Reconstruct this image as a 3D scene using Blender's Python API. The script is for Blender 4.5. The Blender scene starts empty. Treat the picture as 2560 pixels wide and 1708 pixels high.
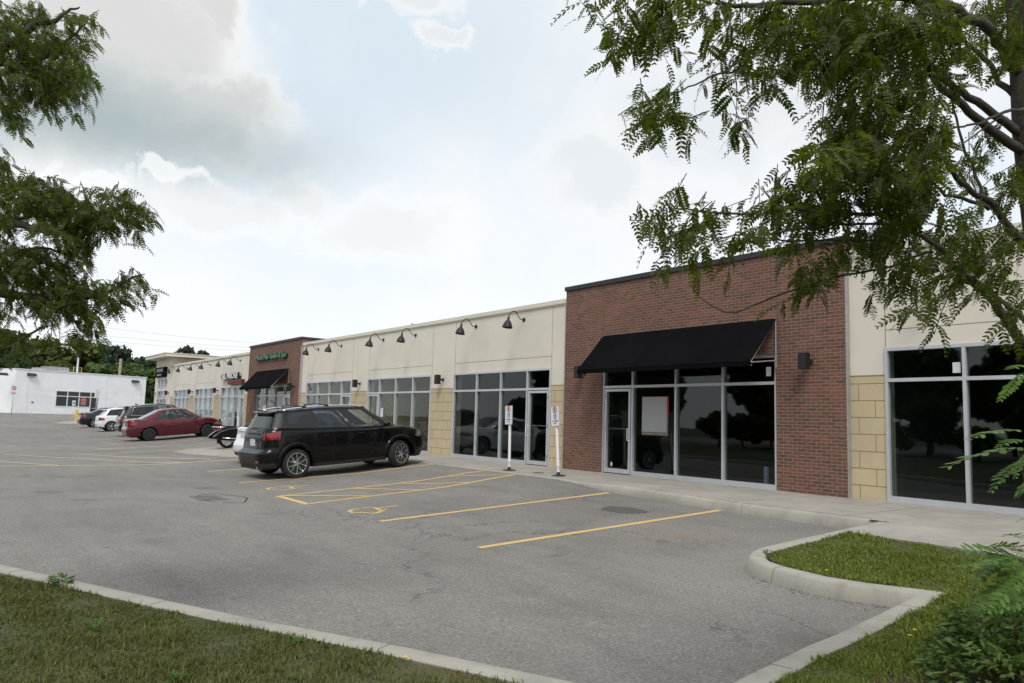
import bpy, math, random
import numpy as np
from mathutils import Vector, Matrix
random.seed(7); RNG = np.random.default_rng(11)
SC = bpy.context.scene
COL = SC.collection

# ------------------------------------------------------------------ camera
FPX = 1900.0                       # focal length for a 2560 px wide frame
YAW, PITCH, ROLL = math.radians(53.265), math.radians(5.9706), math.radians(1.7081)
CAM = np.array([0.0, -13.0806, 1.17648])
def _axes():
    cy, sy, cp, sp = math.cos(YAW), math.sin(YAW), math.cos(PITCH), math.sin(PITCH)
    w = np.array([-sy*cp, cy*cp, sp]); r0 = np.array([cy, sy, 0.0]); u0 = np.cross(r0, w)
    cr, sr = math.cos(ROLL), math.sin(ROLL)
    return r0*cr + u0*sr, u0*cr - r0*sr, w
AR, AU, AW = _axes()
def ray(u, v): return AW + AR*((u-1280)/FPX) + AU*((854-v)/FPX)
def at(u, v, d): return CAM + ray(u, v)*d
cam_data = bpy.data.cameras.new('camera'); cam = bpy.data.objects.new('camera', cam_data); COL.objects.link(cam)
cam_data.sensor_width = 36; cam_data.lens = FPX/2560*36; cam_data.clip_start = .05; cam_data.clip_end = 2000
cam.matrix_world = Matrix(((AR[0], AU[0], -AW[0], CAM[0]), (AR[1], AU[1], -AW[1], CAM[1]), (AR[2], AU[2], -AW[2], CAM[2]), (0, 0, 0, 1)))
SC.camera = cam
SC.view_settings.view_transform = 'Standard'; SC.view_settings.look = 'None'
SC.view_settings.exposure = 0.40; SC.view_settings.gamma = 1.0
try: SC.view_settings.use_curve_mapping = False
except Exception: pass

# ------------------------------------------------------------------ sky and sun
SUN_EL, SUN_ROT = math.radians(52), math.radians(130)      # sun behind thin cloud, behind the photographer
W = bpy.data.worlds.new('World'); SC.world = W; W.use_nodes = True
nt = W.node_tree; N = nt.nodes; L = nt.links; N.clear()
def wn(t, **k):
    n = N.new(t)
    for a, b in k.items(): setattr(n, a, b)
    return n
out = wn('ShaderNodeOutputWorld'); bg = wn('ShaderNodeBackground')
sky = wn('ShaderNodeTexSky', sky_type='NISHITA', sun_disc=False, sun_elevation=SUN_EL, sun_rotation=SUN_ROT)
tc = wn('ShaderNodeTexCoord')
def vm(op, a, b=None):
    n = wn('ShaderNodeVectorMath', operation=op)
    for i, x in enumerate((a, b)):
        if x is None: continue
        if hasattr(x, 'is_output'): L.new(x, n.inputs[i])
        else: n.inputs[i].default_value = x
    return n.outputs['Value'] if op in ('DOT_PRODUCT', 'LENGTH', 'DISTANCE') else n.outputs['Vector']
def ma(op, a, b=0.0, clamp=False):
    n = wn('ShaderNodeMath', operation=op, use_clamp=clamp)
    for i, x in enumerate((a, b)):
        if hasattr(x, 'is_output'): L.new(x, n.inputs[i])
        else: n.inputs[i].default_value = x
    return n.outputs[0]
def mr(x, a, b, c=0.0, d=1.0):
    n = wn('ShaderNodeMapRange', interpolation_type='SMOOTHSTEP'); L.new(x, n.inputs[0])
    for i, t in enumerate((a, b, c, d)): n.inputs[i+1].default_value = t
    return n.outputs[0]
def mixc(f, a, b):
    n = wn('ShaderNodeMix', data_type='RGBA')
    if hasattr(f, 'is_output'): L.new(f, n.inputs[0])
    else: n.inputs[0].default_value = f
    for i, x in ((6, a), (7, b)):
        if hasattr(x, 'is_output'): L.new(x, n.inputs[i])
        else: n.inputs[i].default_value = (*x, 1)
    return n.outputs[2]
D = vm('NORMALIZE', tc.outputs['Generated'])
def wnoise(scale, detail, rough, vec, off=(0, 0, 0)):
    n = wn('ShaderNodeTexNoise'); n.inputs['Scale'].default_value = scale; n.inputs['Detail'].default_value = detail
    n.inputs['Roughness'].default_value = rough; L.new(vm('ADD', vec, off), n.inputs['Vector']); return n
warp = wnoise(3.2, 7, .6, D, (3.1, 1.7, .4)).outputs['Color']
warp = vm('SCALE', vm('SUBTRACT', warp, (.5, .5, .5))); 
for n_ in N:
    if n_.bl_idname == 'ShaderNodeVectorMath' and n_.operation == 'SCALE': n_.inputs['Scale'].default_value = .22
DW = vm('ADD', D, warp)
def lobe(u, v, r_in, r_out, sx=1.0, sy=1.0, vec=None):
    """0..1 blob of cloud centred on the direction seen at (u, v)"""
    c = ray(u, v); c = c/np.linalg.norm(c)
    rt = np.array([c[1], -c[0], 0]); rt = rt/np.linalg.norm(rt); up = np.cross(rt, c)
    dv = vm('SUBTRACT', DW if vec is None else vec, tuple(c))
    a = ma('DIVIDE', vm('DOT_PRODUCT', dv, tuple(rt)), sx); b = ma('DIVIDE', vm('DOT_PRODUCT', dv, tuple(up)), sy)
    f = vm('DOT_PRODUCT', dv, tuple(c))
    d2 = ma('ADD', ma('ADD', ma('MULTIPLY', a, a), ma('MULTIPLY', b, b)), ma('MULTIPLY', f, f))
    return mr(ma('SQRT', d2), r_in, r_out, 1.0, 0.0)
puff = wnoise(9.0, 10, .60, D, (2.2, .3, 6.4)).outputs['Color']; pn = wn('ShaderNodeVectorMath', operation='SCALE'); L.new(vm('SUBTRACT', puff, (.5, .5, .5)), pn.inputs[0]); pn.inputs['Scale'].default_value = .16
bil = wnoise(3.6, 3, .5, D, (5.2, 3.3, 1.4)).outputs['Color']; bn_ = wn('ShaderNodeVectorMath', operation='SCALE'); L.new(vm('SUBTRACT', bil, (.5, .5, .5)), bn_.inputs[0]); bn_.inputs['Scale'].default_value = .13
DP = vm('ADD', vm('ADD', D, pn.outputs[0]), bn_.outputs[0])
def edist(u, v, ru, rv):
    """1 on the rim of a billowing ellipse of cloud, 0 at its centre"""
    c = ray(u, v); c = c/np.linalg.norm(c); rt = np.array([-c[1]*-1, -c[0], 0]); rt = rt/np.linalg.norm(rt); up = np.cross(rt, c)
    dv = vm('SUBTRACT', DP, tuple(c)); a = ma('DIVIDE', vm('DOT_PRODUCT', dv, tuple(rt)), ru/1900); b = ma('DIVIDE', vm('DOT_PRODUCT', dv, tuple(up)), rv/1900)
    f = ma('MULTIPLY', vm('DOT_PRODUCT', dv, tuple(c)), 1.0)
    return ma('SQRT', ma('ADD', ma('ADD', ma('MULTIPLY', a, a), ma('MULTIPLY', b, b)), ma('MULTIPLY', f, f)))
def cloud(cl, ell, body, rim, soft=.16, amt=1.0):
    d = edist(*ell[0])
    for e in ell[1:]: d = ma('MINIMUM', d, edist(*e))
    col = mixc(mr(d, .35, .92), body, rim)
    return mixc(ma('MULTIPLY', mr(d, 1.0-soft, 1.0+soft*.25, 1.0, 0.0), amt), cl, col)
big = wnoise(2.3, 8, .58, D, (7.3, 2.2, 5.1)).outputs['Fac']
soft = wnoise(1.5, 4, .5, D, (1.3, 8.2, 2.1)).outputs['Fac']
sep = wn('ShaderNodeSeparateXYZ'); L.new(D, sep.inputs[0]); ZD = sep.outputs[2]
dark = (.335, .395, .395)
cl = mixc(mr(big, .38, .62), (.655, .715, .77), (.79, .79, .785))
cl = mixc(ma('MULTIPLY', mr(soft, .45, .65), .5), cl, (.70, .72, .725))
cl = mixc(ma('MULTIPLY', lobe(980, 80, .04, .24, 1.5, .9), .8), cl, (.55, .635, .70))
cl = mixc(mr(ZD, .02, .38, .75, 0.0), cl, (.80, .805, .81))
cl = cloud(cl, [(1010, -20, 90, 60), (1080, 90, 70, 34)], (.70, .70, .69), (.82, .82, .81), .4, .8)
cl = cloud(cl, [(1750, 260, 330, 190), (1480, 420, 190, 130), (2100, 200, 300, 200)], (.66, .685, .69), (.80, .80, .795), .6, .8)
cl = cloud(cl, [(760, 470, 120, 60), (560, 520, 190, 90), (980, 560, 240, 110), (300, 500, 260, 70), (60, 420, 160, 60)], (.74, .74, .735), (.83, .83, .82), .5, .8)
cl = cloud(cl, [(300, 20, 320, 210), (240, 200, 350, 190), (520, 250, 210, 120), (560, 40, 90, 90)], (.60, .595, .575), (.82, .81, .79), .40, 1.0)
cl = mixc(ma('MULTIPLY', lobe(360, 290, .02, .25, 1.35, .42), .90), cl, dark)
cl = cloud(cl, [(60, 400, 150, 40), (220, 425, 120, 34), (470, 440, 90, 30)], (.78, .78, .77), (.84, .84, .82), .4, .8)
final = mixc(.90, vm('SCALE', sky.outputs[0]), cl)
for n_ in N:
    if n_.bl_idname == 'ShaderNodeVectorMath' and n_.operation == 'SCALE' and n_.inputs['Scale'].default_value == 1.0: n_.inputs['Scale'].default_value = .10
L.new(final, bg.inputs[0]); bg.inputs[1].default_value = 1.0
L.new(bg.outputs[0], out.inputs[0])
sl = bpy.data.lights.new('sun', 'SUN'); sl.energy = 1.5; sl.angle = math.radians(20); sl.color = (1, .96, .9)
so = bpy.data.objects.new('sun', sl); COL.objects.link(so)
sd = Vector((math.sin(SUN_ROT)*math.cos(SUN_EL), math.cos(SUN_ROT)*math.cos(SUN_EL), math.sin(SUN_EL)))
so.rotation_euler = sd.to_track_quat('Z', 'Y').to_euler()

# ------------------------------------------------------------------ materials
MATS = {}
class NB:
    def __init__(s, name):
        s.m = bpy.data.materials.new(name); s.m.use_nodes = True; s.nt = s.m.node_tree
        s.b = s.nt.nodes['Principled BSDF']; s.o = s.nt.nodes['Material Output']; MATS[name] = s.m
    def n(s, t, **k):
        n = s.nt.nodes.new(t)
        for a, b in k.items(): setattr(n, a, b)
        return n
    def l(s, a, b): s.nt.links.new(a, b)
    def set(s, **k):
        for a, v in k.items():
            i = s.b.inputs[a.replace('_', ' ')]
            if hasattr(v, 'is_output'): s.l(v, i)
            else: i.default_value = (*v, 1) if isinstance(v, tuple) and len(v) == 3 else v
        return s
    def co(s, kind='Object', scale=None):
        t = s.n('ShaderNodeTexCoord').outputs[kind]
        if scale:
            m = s.n('ShaderNodeMapping'); m.inputs['Scale'].default_value = scale; s.l(t, m.inputs[0]); return m.outputs[0]
        return t
    def noise(s, sc, det=4, rough=.55, co=None, out='Fac', dist=0):
        n = s.n('ShaderNodeTexNoise'); n.inputs['Scale'].default_value = sc; n.inputs['Detail'].default_value = det
        n.inputs['Roughness'].default_value = rough; n.inputs['Distortion'].default_value = dist
        s.l(co if co is not None else s.co(), n.inputs['Vector']); return n.outputs[out]
    def ramp(s, x, *st):
        r = s.n('ShaderNodeValToRGB'); e = r.color_ramp.elements
        while len(e) < len(st): e.new(.5)
        for i, (p, c) in enumerate(st): e[i].position = p; e[i].color = (*c, 1) if isinstance(c, tuple) else (c, c, c, 1)
        s.l(x, r.inputs[0]); return r.outputs[0]
    def mix(s, f, a, b, mode='MIX'):
        n = s.n('ShaderNodeMix', data_type='RGBA', blend_type=mode)
        for i, x in ((0, f), (6, a), (7, b)):
            if hasattr(x, 'is_output'): s.l(x, n.inputs[i])
            else: n.inputs[i].default_value = x if i == 0 else (*x, 1)
        return n.outputs[2]
    def math(s, op, a, b=0.0):
        n = s.n('ShaderNodeMath', operation=op)
        for i, x in enumerate((a, b)):
            if hasattr(x, 'is_output'): s.l(x, n.inputs[i])
            else: n.inputs[i].default_value = x
        return n.outputs[0]
    def bump(s, h, strength=.3, dist=.01):
        n = s.n('ShaderNodeBump'); n.inputs['Strength'].default_value = strength; n.inputs['Distance'].default_value = dist
        s.l(h, n.inputs['Height']); s.l(n.outputs[0], s.b.inputs['Normal']); return s
def plain(name, c, rough=.6, metal=0.0, var=.12, sc=3.0, bump=0.0, bsc=60, **k):
    m = NB(name); n = m.noise(sc, 5)
    lo = tuple(x*(1-var) for x in c); hi = tuple(min(1, x*(1+var)) for x in c)
    m.set(Base_Color=m.ramp(n, (.3, lo), (.7, hi)), Roughness=rough, Metallic=metal, **k)
    if bump: m.bump(m.noise(bsc, 3), bump, .005)
    return m.m
# asphalt
m = NB('asphalt')
fine = m.noise(150, 2, .75); mid = m.noise(48, 3, .75); lg = m.noise(.55, 6, .62, dist=.6); lg2 = m.noise(.13, 4, .5)
streak = m.noise(1.6, 6, .65, co=m.co('Object', (.35, 1.6, 1)))
c = m.ramp(m.math('ADD', m.math('MULTIPLY', fine, .55), m.math('MULTIPLY', mid, .45)), (.34, (.058, .056, .054)), (.46, (.150, .145, .138)), (.58, (.245, .237, .225)), (.68, (.52, .505, .48)))
c = m.mix(1.0, c, m.ramp(lg, (.30, .86), (.5, 1.02), (.72, 1.12)), 'MULTIPLY')
c = m.mix(1.0, c, m.ramp(streak, (.30, .88), (.55, 1.02), (.8, 1.10)), 'MULTIPLY')
c = m.mix(1.0, c, m.ramp(lg2, (.35, .90), (.65, 1.08)), 'MULTIPLY')
rust = m.n('ShaderNodeVectorMath', operation='DISTANCE'); m.l(m.co(), rust.inputs[0]); rust.inputs[1].default_value = (-7.0, -5.15, -.29)
rf = m.math('MULTIPLY', m.ramp(rust.outputs['Value'], (.0, .75), (1.0, 0.0)), m.ramp(m.noise(2.6, 4, .6), (.52, 0.0), (.66, 1.0)))
c = m.mix(rf, c, (.25, .135, .07))
crk = m.n('ShaderNodeTexVoronoi', feature='DISTANCE_TO_EDGE'); crk.inputs['Scale'].default_value = .38
wv = m.n('ShaderNodeVectorMath', operation='ADD'); m.l(m.co(), wv.inputs[0]); m.l(m.noise(1.7, 5, .65, out='Color'), wv.inputs[1]); m.l(wv.outputs[0], crk.inputs['Vector'])
ck = m.math('MULTIPLY', m.ramp(crk.outputs['Distance'], (.0, 1.0), (.009, 0.0)), m.ramp(m.noise(.35, 3), (.52, 0.0), (.60, .8)))
c = m.mix(ck, c, (.05, .05, .05))
sp_ = m.n('ShaderNodeTexVoronoi'); sp_.inputs['Scale'].default_value = 1.1; m.l(m.co(), sp_.inputs['Vector'])
c = m.mix(m.math('MULTIPLY', m.ramp(sp_.outputs['Distance'], (.018, .8), (.05, 0.0)), m.ramp(m.noise(.6, 3), (.5, 0.0), (.56, 1.0))), c, (.045, .042, .040))
oil = m.n('ShaderNodeTexVoronoi'); oil.inputs['Scale'].default_value = .42; oa = m.n('ShaderNodeVectorMath', operation='ADD'); m.l(m.co(), oa.inputs[0]); ob = m.n('ShaderNodeVectorMath', operation='SCALE'); ob.inputs['Scale'].default_value = .25; m.l(m.noise(3.5, 4, out='Color'), ob.inputs[0]); m.l(ob.outputs[0], oa.inputs[1]); m.l(oa.outputs[0], oil.inputs['Vector'])
c = m.mix(m.ramp(oil.outputs['Distance'], (.03, .42), (.16, 0.0)), c, (.07, .068, .066))
st_o = m.noise(1.9, 4, .6, co=m.co('Object', (1.0, .5, 1)))
c = m.mix(m.ramp(st_o, (.66, 0.0), (.78, .5)), c, (.085, .082, .08))
m.set(Base_Color=m.mix(1.0, c, (1.03, 1.0, .955), 'MULTIPLY'), Roughness=.9); m.bump(m.math('ADD', fine, mid), .55, .006)
# concrete
def concrete(name, base, joints=None):
    m = NB(name); a = m.noise(1.1, 6, .6); b = m.noise(160, 2, .6)
    c = m.ramp(a, (.3, tuple(x*.84 for x in base)), (.7, tuple(x*1.10 for x in base)))
    c = m.mix(1.0, c, m.ramp(b, (.3, .84), (.7, 1.12)), 'MULTIPLY')
    st = m.noise(3.0, 5, .7, co=m.co('Object', (1.0, 1.0, .12)))
    c = m.mix(1.0, c, m.ramp(st, (.32, .80), (.5, 1.0)), 'MULTIPLY')
    m.set(Base_Color=c, Roughness=.88); m.bump(b, .25, .004)
concrete('concrete_walk', (.35, .325, .285)); concrete('kerb_concrete', (.36, .34, .295))
m = NB('lawn_soil'); a = m.noise(9, 6, .7); b = m.noise(1.2, 4)
c = m.ramp(a, (.32, (.030, .026, .014)), (.5, (.048, .062, .020)), (.68, (.085, .095, .036)))
m.set(Base_Color=m.mix(m.ramp(b, (.40, 0.0), (.62, .55)), c, (.12, .10, .048)), Roughness=1); m.bump(a, .8, .03)
plain('mulch', (.045, .022, .014), 1.0, var=.5, sc=40, bump=1, bsc=50)
# brick
def brickmat():
    m = NB('brick'); co = m.n('ShaderNodeTexCoord').outputs['Object']; sp = m.n('ShaderNodeSeparateXYZ'); m.l(co, sp.inputs[0])
    cb = m.n('ShaderNodeCombineXYZ'); m.l(m.math('ADD', sp.outputs[0], sp.outputs[1]), cb.inputs[0]); m.l(sp.outputs[2], cb.inputs[1])
    wob = m.n('ShaderNodeVectorMath', operation='SCALE'); wob.inputs['Scale'].default_value = .009
    sb = m.n('ShaderNodeVectorMath', operation='SUBTRACT'); m.l(m.noise(22, 3, .6, out='Color'), sb.inputs[0]); sb.inputs[1].default_value = (.5, .5, .5)
    m.l(sb.outputs[0], wob.inputs[0]); ad = m.n('ShaderNodeVectorMath', operation='ADD'); m.l(cb.outputs[0], ad.inputs[0]); m.l(wob.outputs[0], ad.inputs[1])
    bt = m.n('ShaderNodeTexBrick', offset=.5); m.l(ad.outputs[0], bt.inputs['Vector'])
    for k, v in (('Scale', 1.0), ('Brick Width', .198), ('Row Height', .0634), ('Mortar Size', .0062), ('Mortar Smooth', .25), ('Bias', 0.0)): bt.inputs[k].default_value = v
    bt.inputs['Color1'].default_value = (0, 0, 0, 1); bt.inputs['Color2'].default_value = (1, 1, 1, 1); bt.inputs['Mortar'].default_value = (.5, .5, .5, 1)
    bc = m.ramp(bt.outputs['Color'], (.0, (.108, .063, .044)), (.35, (.148, .070, .049)), (.7, (.178, .076, .052)), (1.0, (.204, .092, .066)))
    bc = m.mix(1.0, bc, m.ramp(m.noise(45, 4, .7), (.3, .72), (.7, 1.25)), 'MULTIPLY')
    bc = m.mix(1.0, bc, m.ramp(m.noise(.8, 4, .6), (.3, .86), (.7, 1.14)), 'MULTIPLY')
    mc = m.ramp(m.noise(30, 3), (.3, (.23, .17, .135)), (.7, (.33, .255, .21)))
    m.set(Base_Color=m.mix(bt.outputs['Fac'], bc, mc), Roughness=.92)
    m.bump(m.math('SUBTRACT', m.math('MULTIPLY', m.noise(60, 3), .3), bt.outputs['Fac']), .8, .008)
brickmat()
def blockmat():
    m = NB('yellow_block'); co = m.n('ShaderNodeTexCoord').outputs['Object']; sp = m.n('ShaderNodeSeparateXYZ'); m.l(co, sp.inputs[0])
    n1 = m.noise(120, 3, .6); n2 = m.noise(1.3, 4)
    c = m.ramp(n1, (.3, (.47, .39, .235)), (.7, (.58, .49, .315))); c = m.mix(1.0, c, m.ramp(n2, (.3, .9), (.7, 1.08)), 'MULTIPLY')
    m.set(Base_Color=c, Roughness=.9); m.bump(n1, .35, .005)
blockmat()
def stucco(name, base):
    m = NB(name); n1 = m.noise(260, 2, .6); n2 = m.noise(.7, 5, .6); n3 = m.noise(1.5, 5, .7, co=m.co('Object', (1.5, 1.5, .18)))
    c = m.ramp(n2, (.3, tuple(x*.93 for x in base)), (.7, tuple(x*1.05 for x in base)))
    c = m.mix(1.0, c, m.ramp(n3, (.26, .955), (.45, 1.0)), 'MULTIPLY')
    m.set(Base_Color=c, Roughness=.93); m.bump(n1, .3, .004)
stucco('stucco_cream', (.70, .65, .565)); stucco('stucco_trim', (.68, .655, .56)); stucco('white_panel', (.84, .85, .88))
plain('joint_brown', (.20, .18, .15), .9); plain('block_joint', (.27, .20, .11), .95)  # even grey-brown for joints, roof deck and a poster sheet
plain('dark_coping', (.028, .029, .032), .55, .2); plain('aluminium', (.56, .575, .60), .38, .35, var=.06)
plain('aluminium_white', (.72, .74, .78), .45, .1, var=.05)
plain('black_metal', (.010, .010, .011), .55); m = NB('awning_fabric'); w1 = m.noise(500, 2); m.set(Base_Color=m.ramp(m.noise(1.2, 4), (.3, (.0035, .0035, .0042)), (.7, (.006, .006, .007))), Roughness=1, Specular_IOR_Level=.06); m.bump(w1, .3, .002)
plain('grey_steel', (.42, .42, .42), .45, .5); plain('white_plastic', (.80, .80, .79), .45, var=.04); plain('black_rubber', (.016, .016, .017), .8)
plain('white_paint', (.78, .78, .78), .5, var=.04); plain('yellow_safety', (.72, .47, .03), .5)
plain('paper', (.62, .63, .62), .8, var=.05); plain('red_print', (.42, .03, .035), .6); plain('grey_poster', (.36, .36, .36), .8, var=.03)
plain('sign_blue', (.02, .14, .48), .5); plain('sign_red', (.40, .03, .04), .5); plain('sign_black', (.01, .01, .012), .5)
plain('green_letters', (.045, .21, .10), .45); plain('white_letters', (.74, .78, .78), .4); plain('grey_letters', (.45, .47, .48), .5); plain('dark_red', (.085, .008, .010), .5)
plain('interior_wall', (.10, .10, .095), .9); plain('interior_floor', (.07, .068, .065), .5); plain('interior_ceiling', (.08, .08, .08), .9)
plain('interior_lit_tint', (.72, .66, .42), .9, var=.3, sc=.6); plain('blind', (.50, .50, .56), .8, var=.08, sc=2)  # yellowish indoor lighting is put into the wall colour of the lit shops
plain('bark', (.062, .052, .044), .95, var=.35, sc=30, bump=.9, bsc=45); plain('twig', (.085, .062, .042), .9); plain('trunk_far', (.06, .05, .042), 1)
plain('wood_pole', (.24, .21, .18), .9); plain('aluminium_pole', (.50, .51, .52), .5, .4)
plain('orange_frame', (.55, .40, .12), .6); plain('old_iron', (.17, .165, .155), .9, var=.2, sc=30); plain('iron', (.055, .052, .05), .7, .3); plain('patch_asphalt', (.085, .083, .082), .95, var=.2, sc=60)
m = NB('road_paint'); wn_ = m.noise(90, 3, .7); w2 = m.noise(4, 5, .6)
c = m.mix(m.math('MULTIPLY', m.ramp(wn_, (.55, 0.0), (.66, .8)), m.ramp(w2, (.40, .35), (.6, 1.0))), (.62, .43, .155), (.19, .18, .165))
c = m.mix(1.0, c, m.ramp(w2, (.3, .86), (.7, 1.1)), 'MULTIPLY'); m.set(Base_Color=c, Roughness=.8); m.bump(wn_, .3, .004)
m = NB('road_paint_faded'); wn_ = m.noise(90, 3, .7); w2 = m.noise(4, 5, .6)
c = m.mix(m.ramp(wn_, (.50, .05), (.68, .75)), (.60, .50, .30), (.21, .20, .185)); m.set(Base_Color=c, Roughness=.85)
def leafmat(name, lo, hi, dry=None, trans=.35, rough=.5):
    m = NB(name); g = m.n('ShaderNodeNewGeometry'); n = m.noise(1.1, 4)
    f = m.math('ADD', m.math('MULTIPLY', g.outputs['Random Per Island'], .6), m.math('MULTIPLY', n, .4))
    st = [(.2, lo), (.75, hi)] + ([(.93, dry)] if dry else [])
    c = m.ramp(f, *st); m.set(Base_Color=c, Roughness=rough, Specular_IOR_Level=.25)
    t = m.n('ShaderNodeBsdfTranslucent'); m.l(m.mix(1.0, c, (1.5, 1.6, .7), 'MULTIPLY'), t.inputs[0])
    x = m.n('ShaderNodeMixShader'); x.inputs[0].default_value = trans; m.l(m.b.outputs[0], x.inputs[1]); m.l(t.outputs[0], x.inputs[2]); m.l(x.outputs[0], m.o.inputs[0])
leafmat('locust_leaf', (.034, .050, .008), (.098, .124, .020), (.20, .205, .04), .5, .55)
leafmat('locust_leaf_far', (.036, .054, .010), (.100, .130, .024), (.18, .19, .04), .5, .55)
leafmat('sucker_leaf', (.055, .115, .022), (.14, .24, .060)); leafmat('shrub_leaf', (.040, .085, .020), (.14, .21, .065), (.24, .12, .05))
leafmat('tree_olive', (.034, .052, .014), (.120, .145, .040), None, .25, .8); leafmat('tree_deep', (.020, .038, .014), (.060, .092, .034), None, .2, .8)
leafmat('tree_blue', (.018, .032, .020), (.060, .092, .052), None, .2, .8); leafmat('tree_bright', (.040, .072, .022), (.105, .160, .048), None, .25, .8)
leafmat('grass_blade', (.085, .115, .022), (.20, .235, .058), (.36, .31, .14), .35, .8); leafmat('grass_olive', (.070, .080, .024), (.150, .155, .052), (.33, .25, .13), .3, .8); leafmat('weed_leaf', (.050, .110, .020), (.110, .200, .045), None, .3)
plain('petal_yellow', (.75, .55, .02), .6)
def glass(name, tint, r0=.05):
    m = NB(name); lw = m.n('ShaderNodeLayerWeight'); lw.inputs[0].default_value = .5
    f = m.math('ADD', r0, m.math('MULTIPLY', m.math('POWER', lw.outputs['Facing'], 5.0), 1-r0))
    gl = m.n('ShaderNodeBsdfGlossy'); gl.inputs['Roughness'].default_value = .02; gl.inputs[0].default_value = (.93, 1, 1, 1)
    tr = m.n('ShaderNodeBsdfTransparent'); tr.inputs[0].default_value = (*tint, 1)
    x = m.n('ShaderNodeMixShader'); m.l(f, x.inputs[0]); m.l(tr.outputs[0], x.inputs[1]); m.l(gl.outputs[0], x.inputs[2])
    bn = m.n('ShaderNodeBump'); bn.inputs['Strength'].default_value = .08; bn.inputs['Distance'].default_value = .02
    m.l(m.noise(.9, 3), bn.inputs['Height']); m.l(bn.outputs[0], gl.inputs['Normal'])
    m.l(x.outputs[0], m.o.inputs[0])
glass('shop_glass', (.42, .50, .50)); glass('dark_shop_glass', (.16, .18, .18)); glass('clear_shop_glass', (.88, .92, .90)); glass('car_glass', (.64, .70, .69), .055); glass('privacy_glass', (.13, .14, .155), .055)
def paint(name, c, metal=.0, rough=.28, coat=.85):
    m = NB(name); m.set(Base_Color=c, Metallic=metal, Roughness=rough, Specular_IOR_Level=.15, Coat_Weight=coat, Coat_Roughness=.03)
    n = m.noise(3, 4); m.l(m.ramp(n, (.3, rough*.85), (.7, rough*1.2)), m.b.inputs['Roughness'])
paint('paint_black', (.003, .003, .0035), .0, .3, .38); paint('paint_red', (.100, .012, .022), .3, .3); paint('paint_white', (.74, .75, .78)); paint('paint_navy', (.012, .015, .028), .4); paint('paint_charcoal', (.010, .011, .015), .4, .3)
plain('trim_plastic', (.020, .020, .022), .6); plain('chrome', (.75, .75, .77), .12, 1.0, var=.03); plain('alloy', (.55, .56, .57), .25, .9, var=.05)
m = NB('tail_lens'); m.set(Base_Color=m.ramp(m.noise(12, 2), (.3, (.10, .003, .005)), (.7, (.30, .008, .012))), Roughness=.12, Coat_Weight=1.0)
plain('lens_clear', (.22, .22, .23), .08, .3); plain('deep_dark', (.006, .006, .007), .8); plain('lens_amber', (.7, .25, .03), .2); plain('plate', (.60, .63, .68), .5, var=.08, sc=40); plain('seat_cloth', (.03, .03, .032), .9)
def M(n): return MATS[n]

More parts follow.
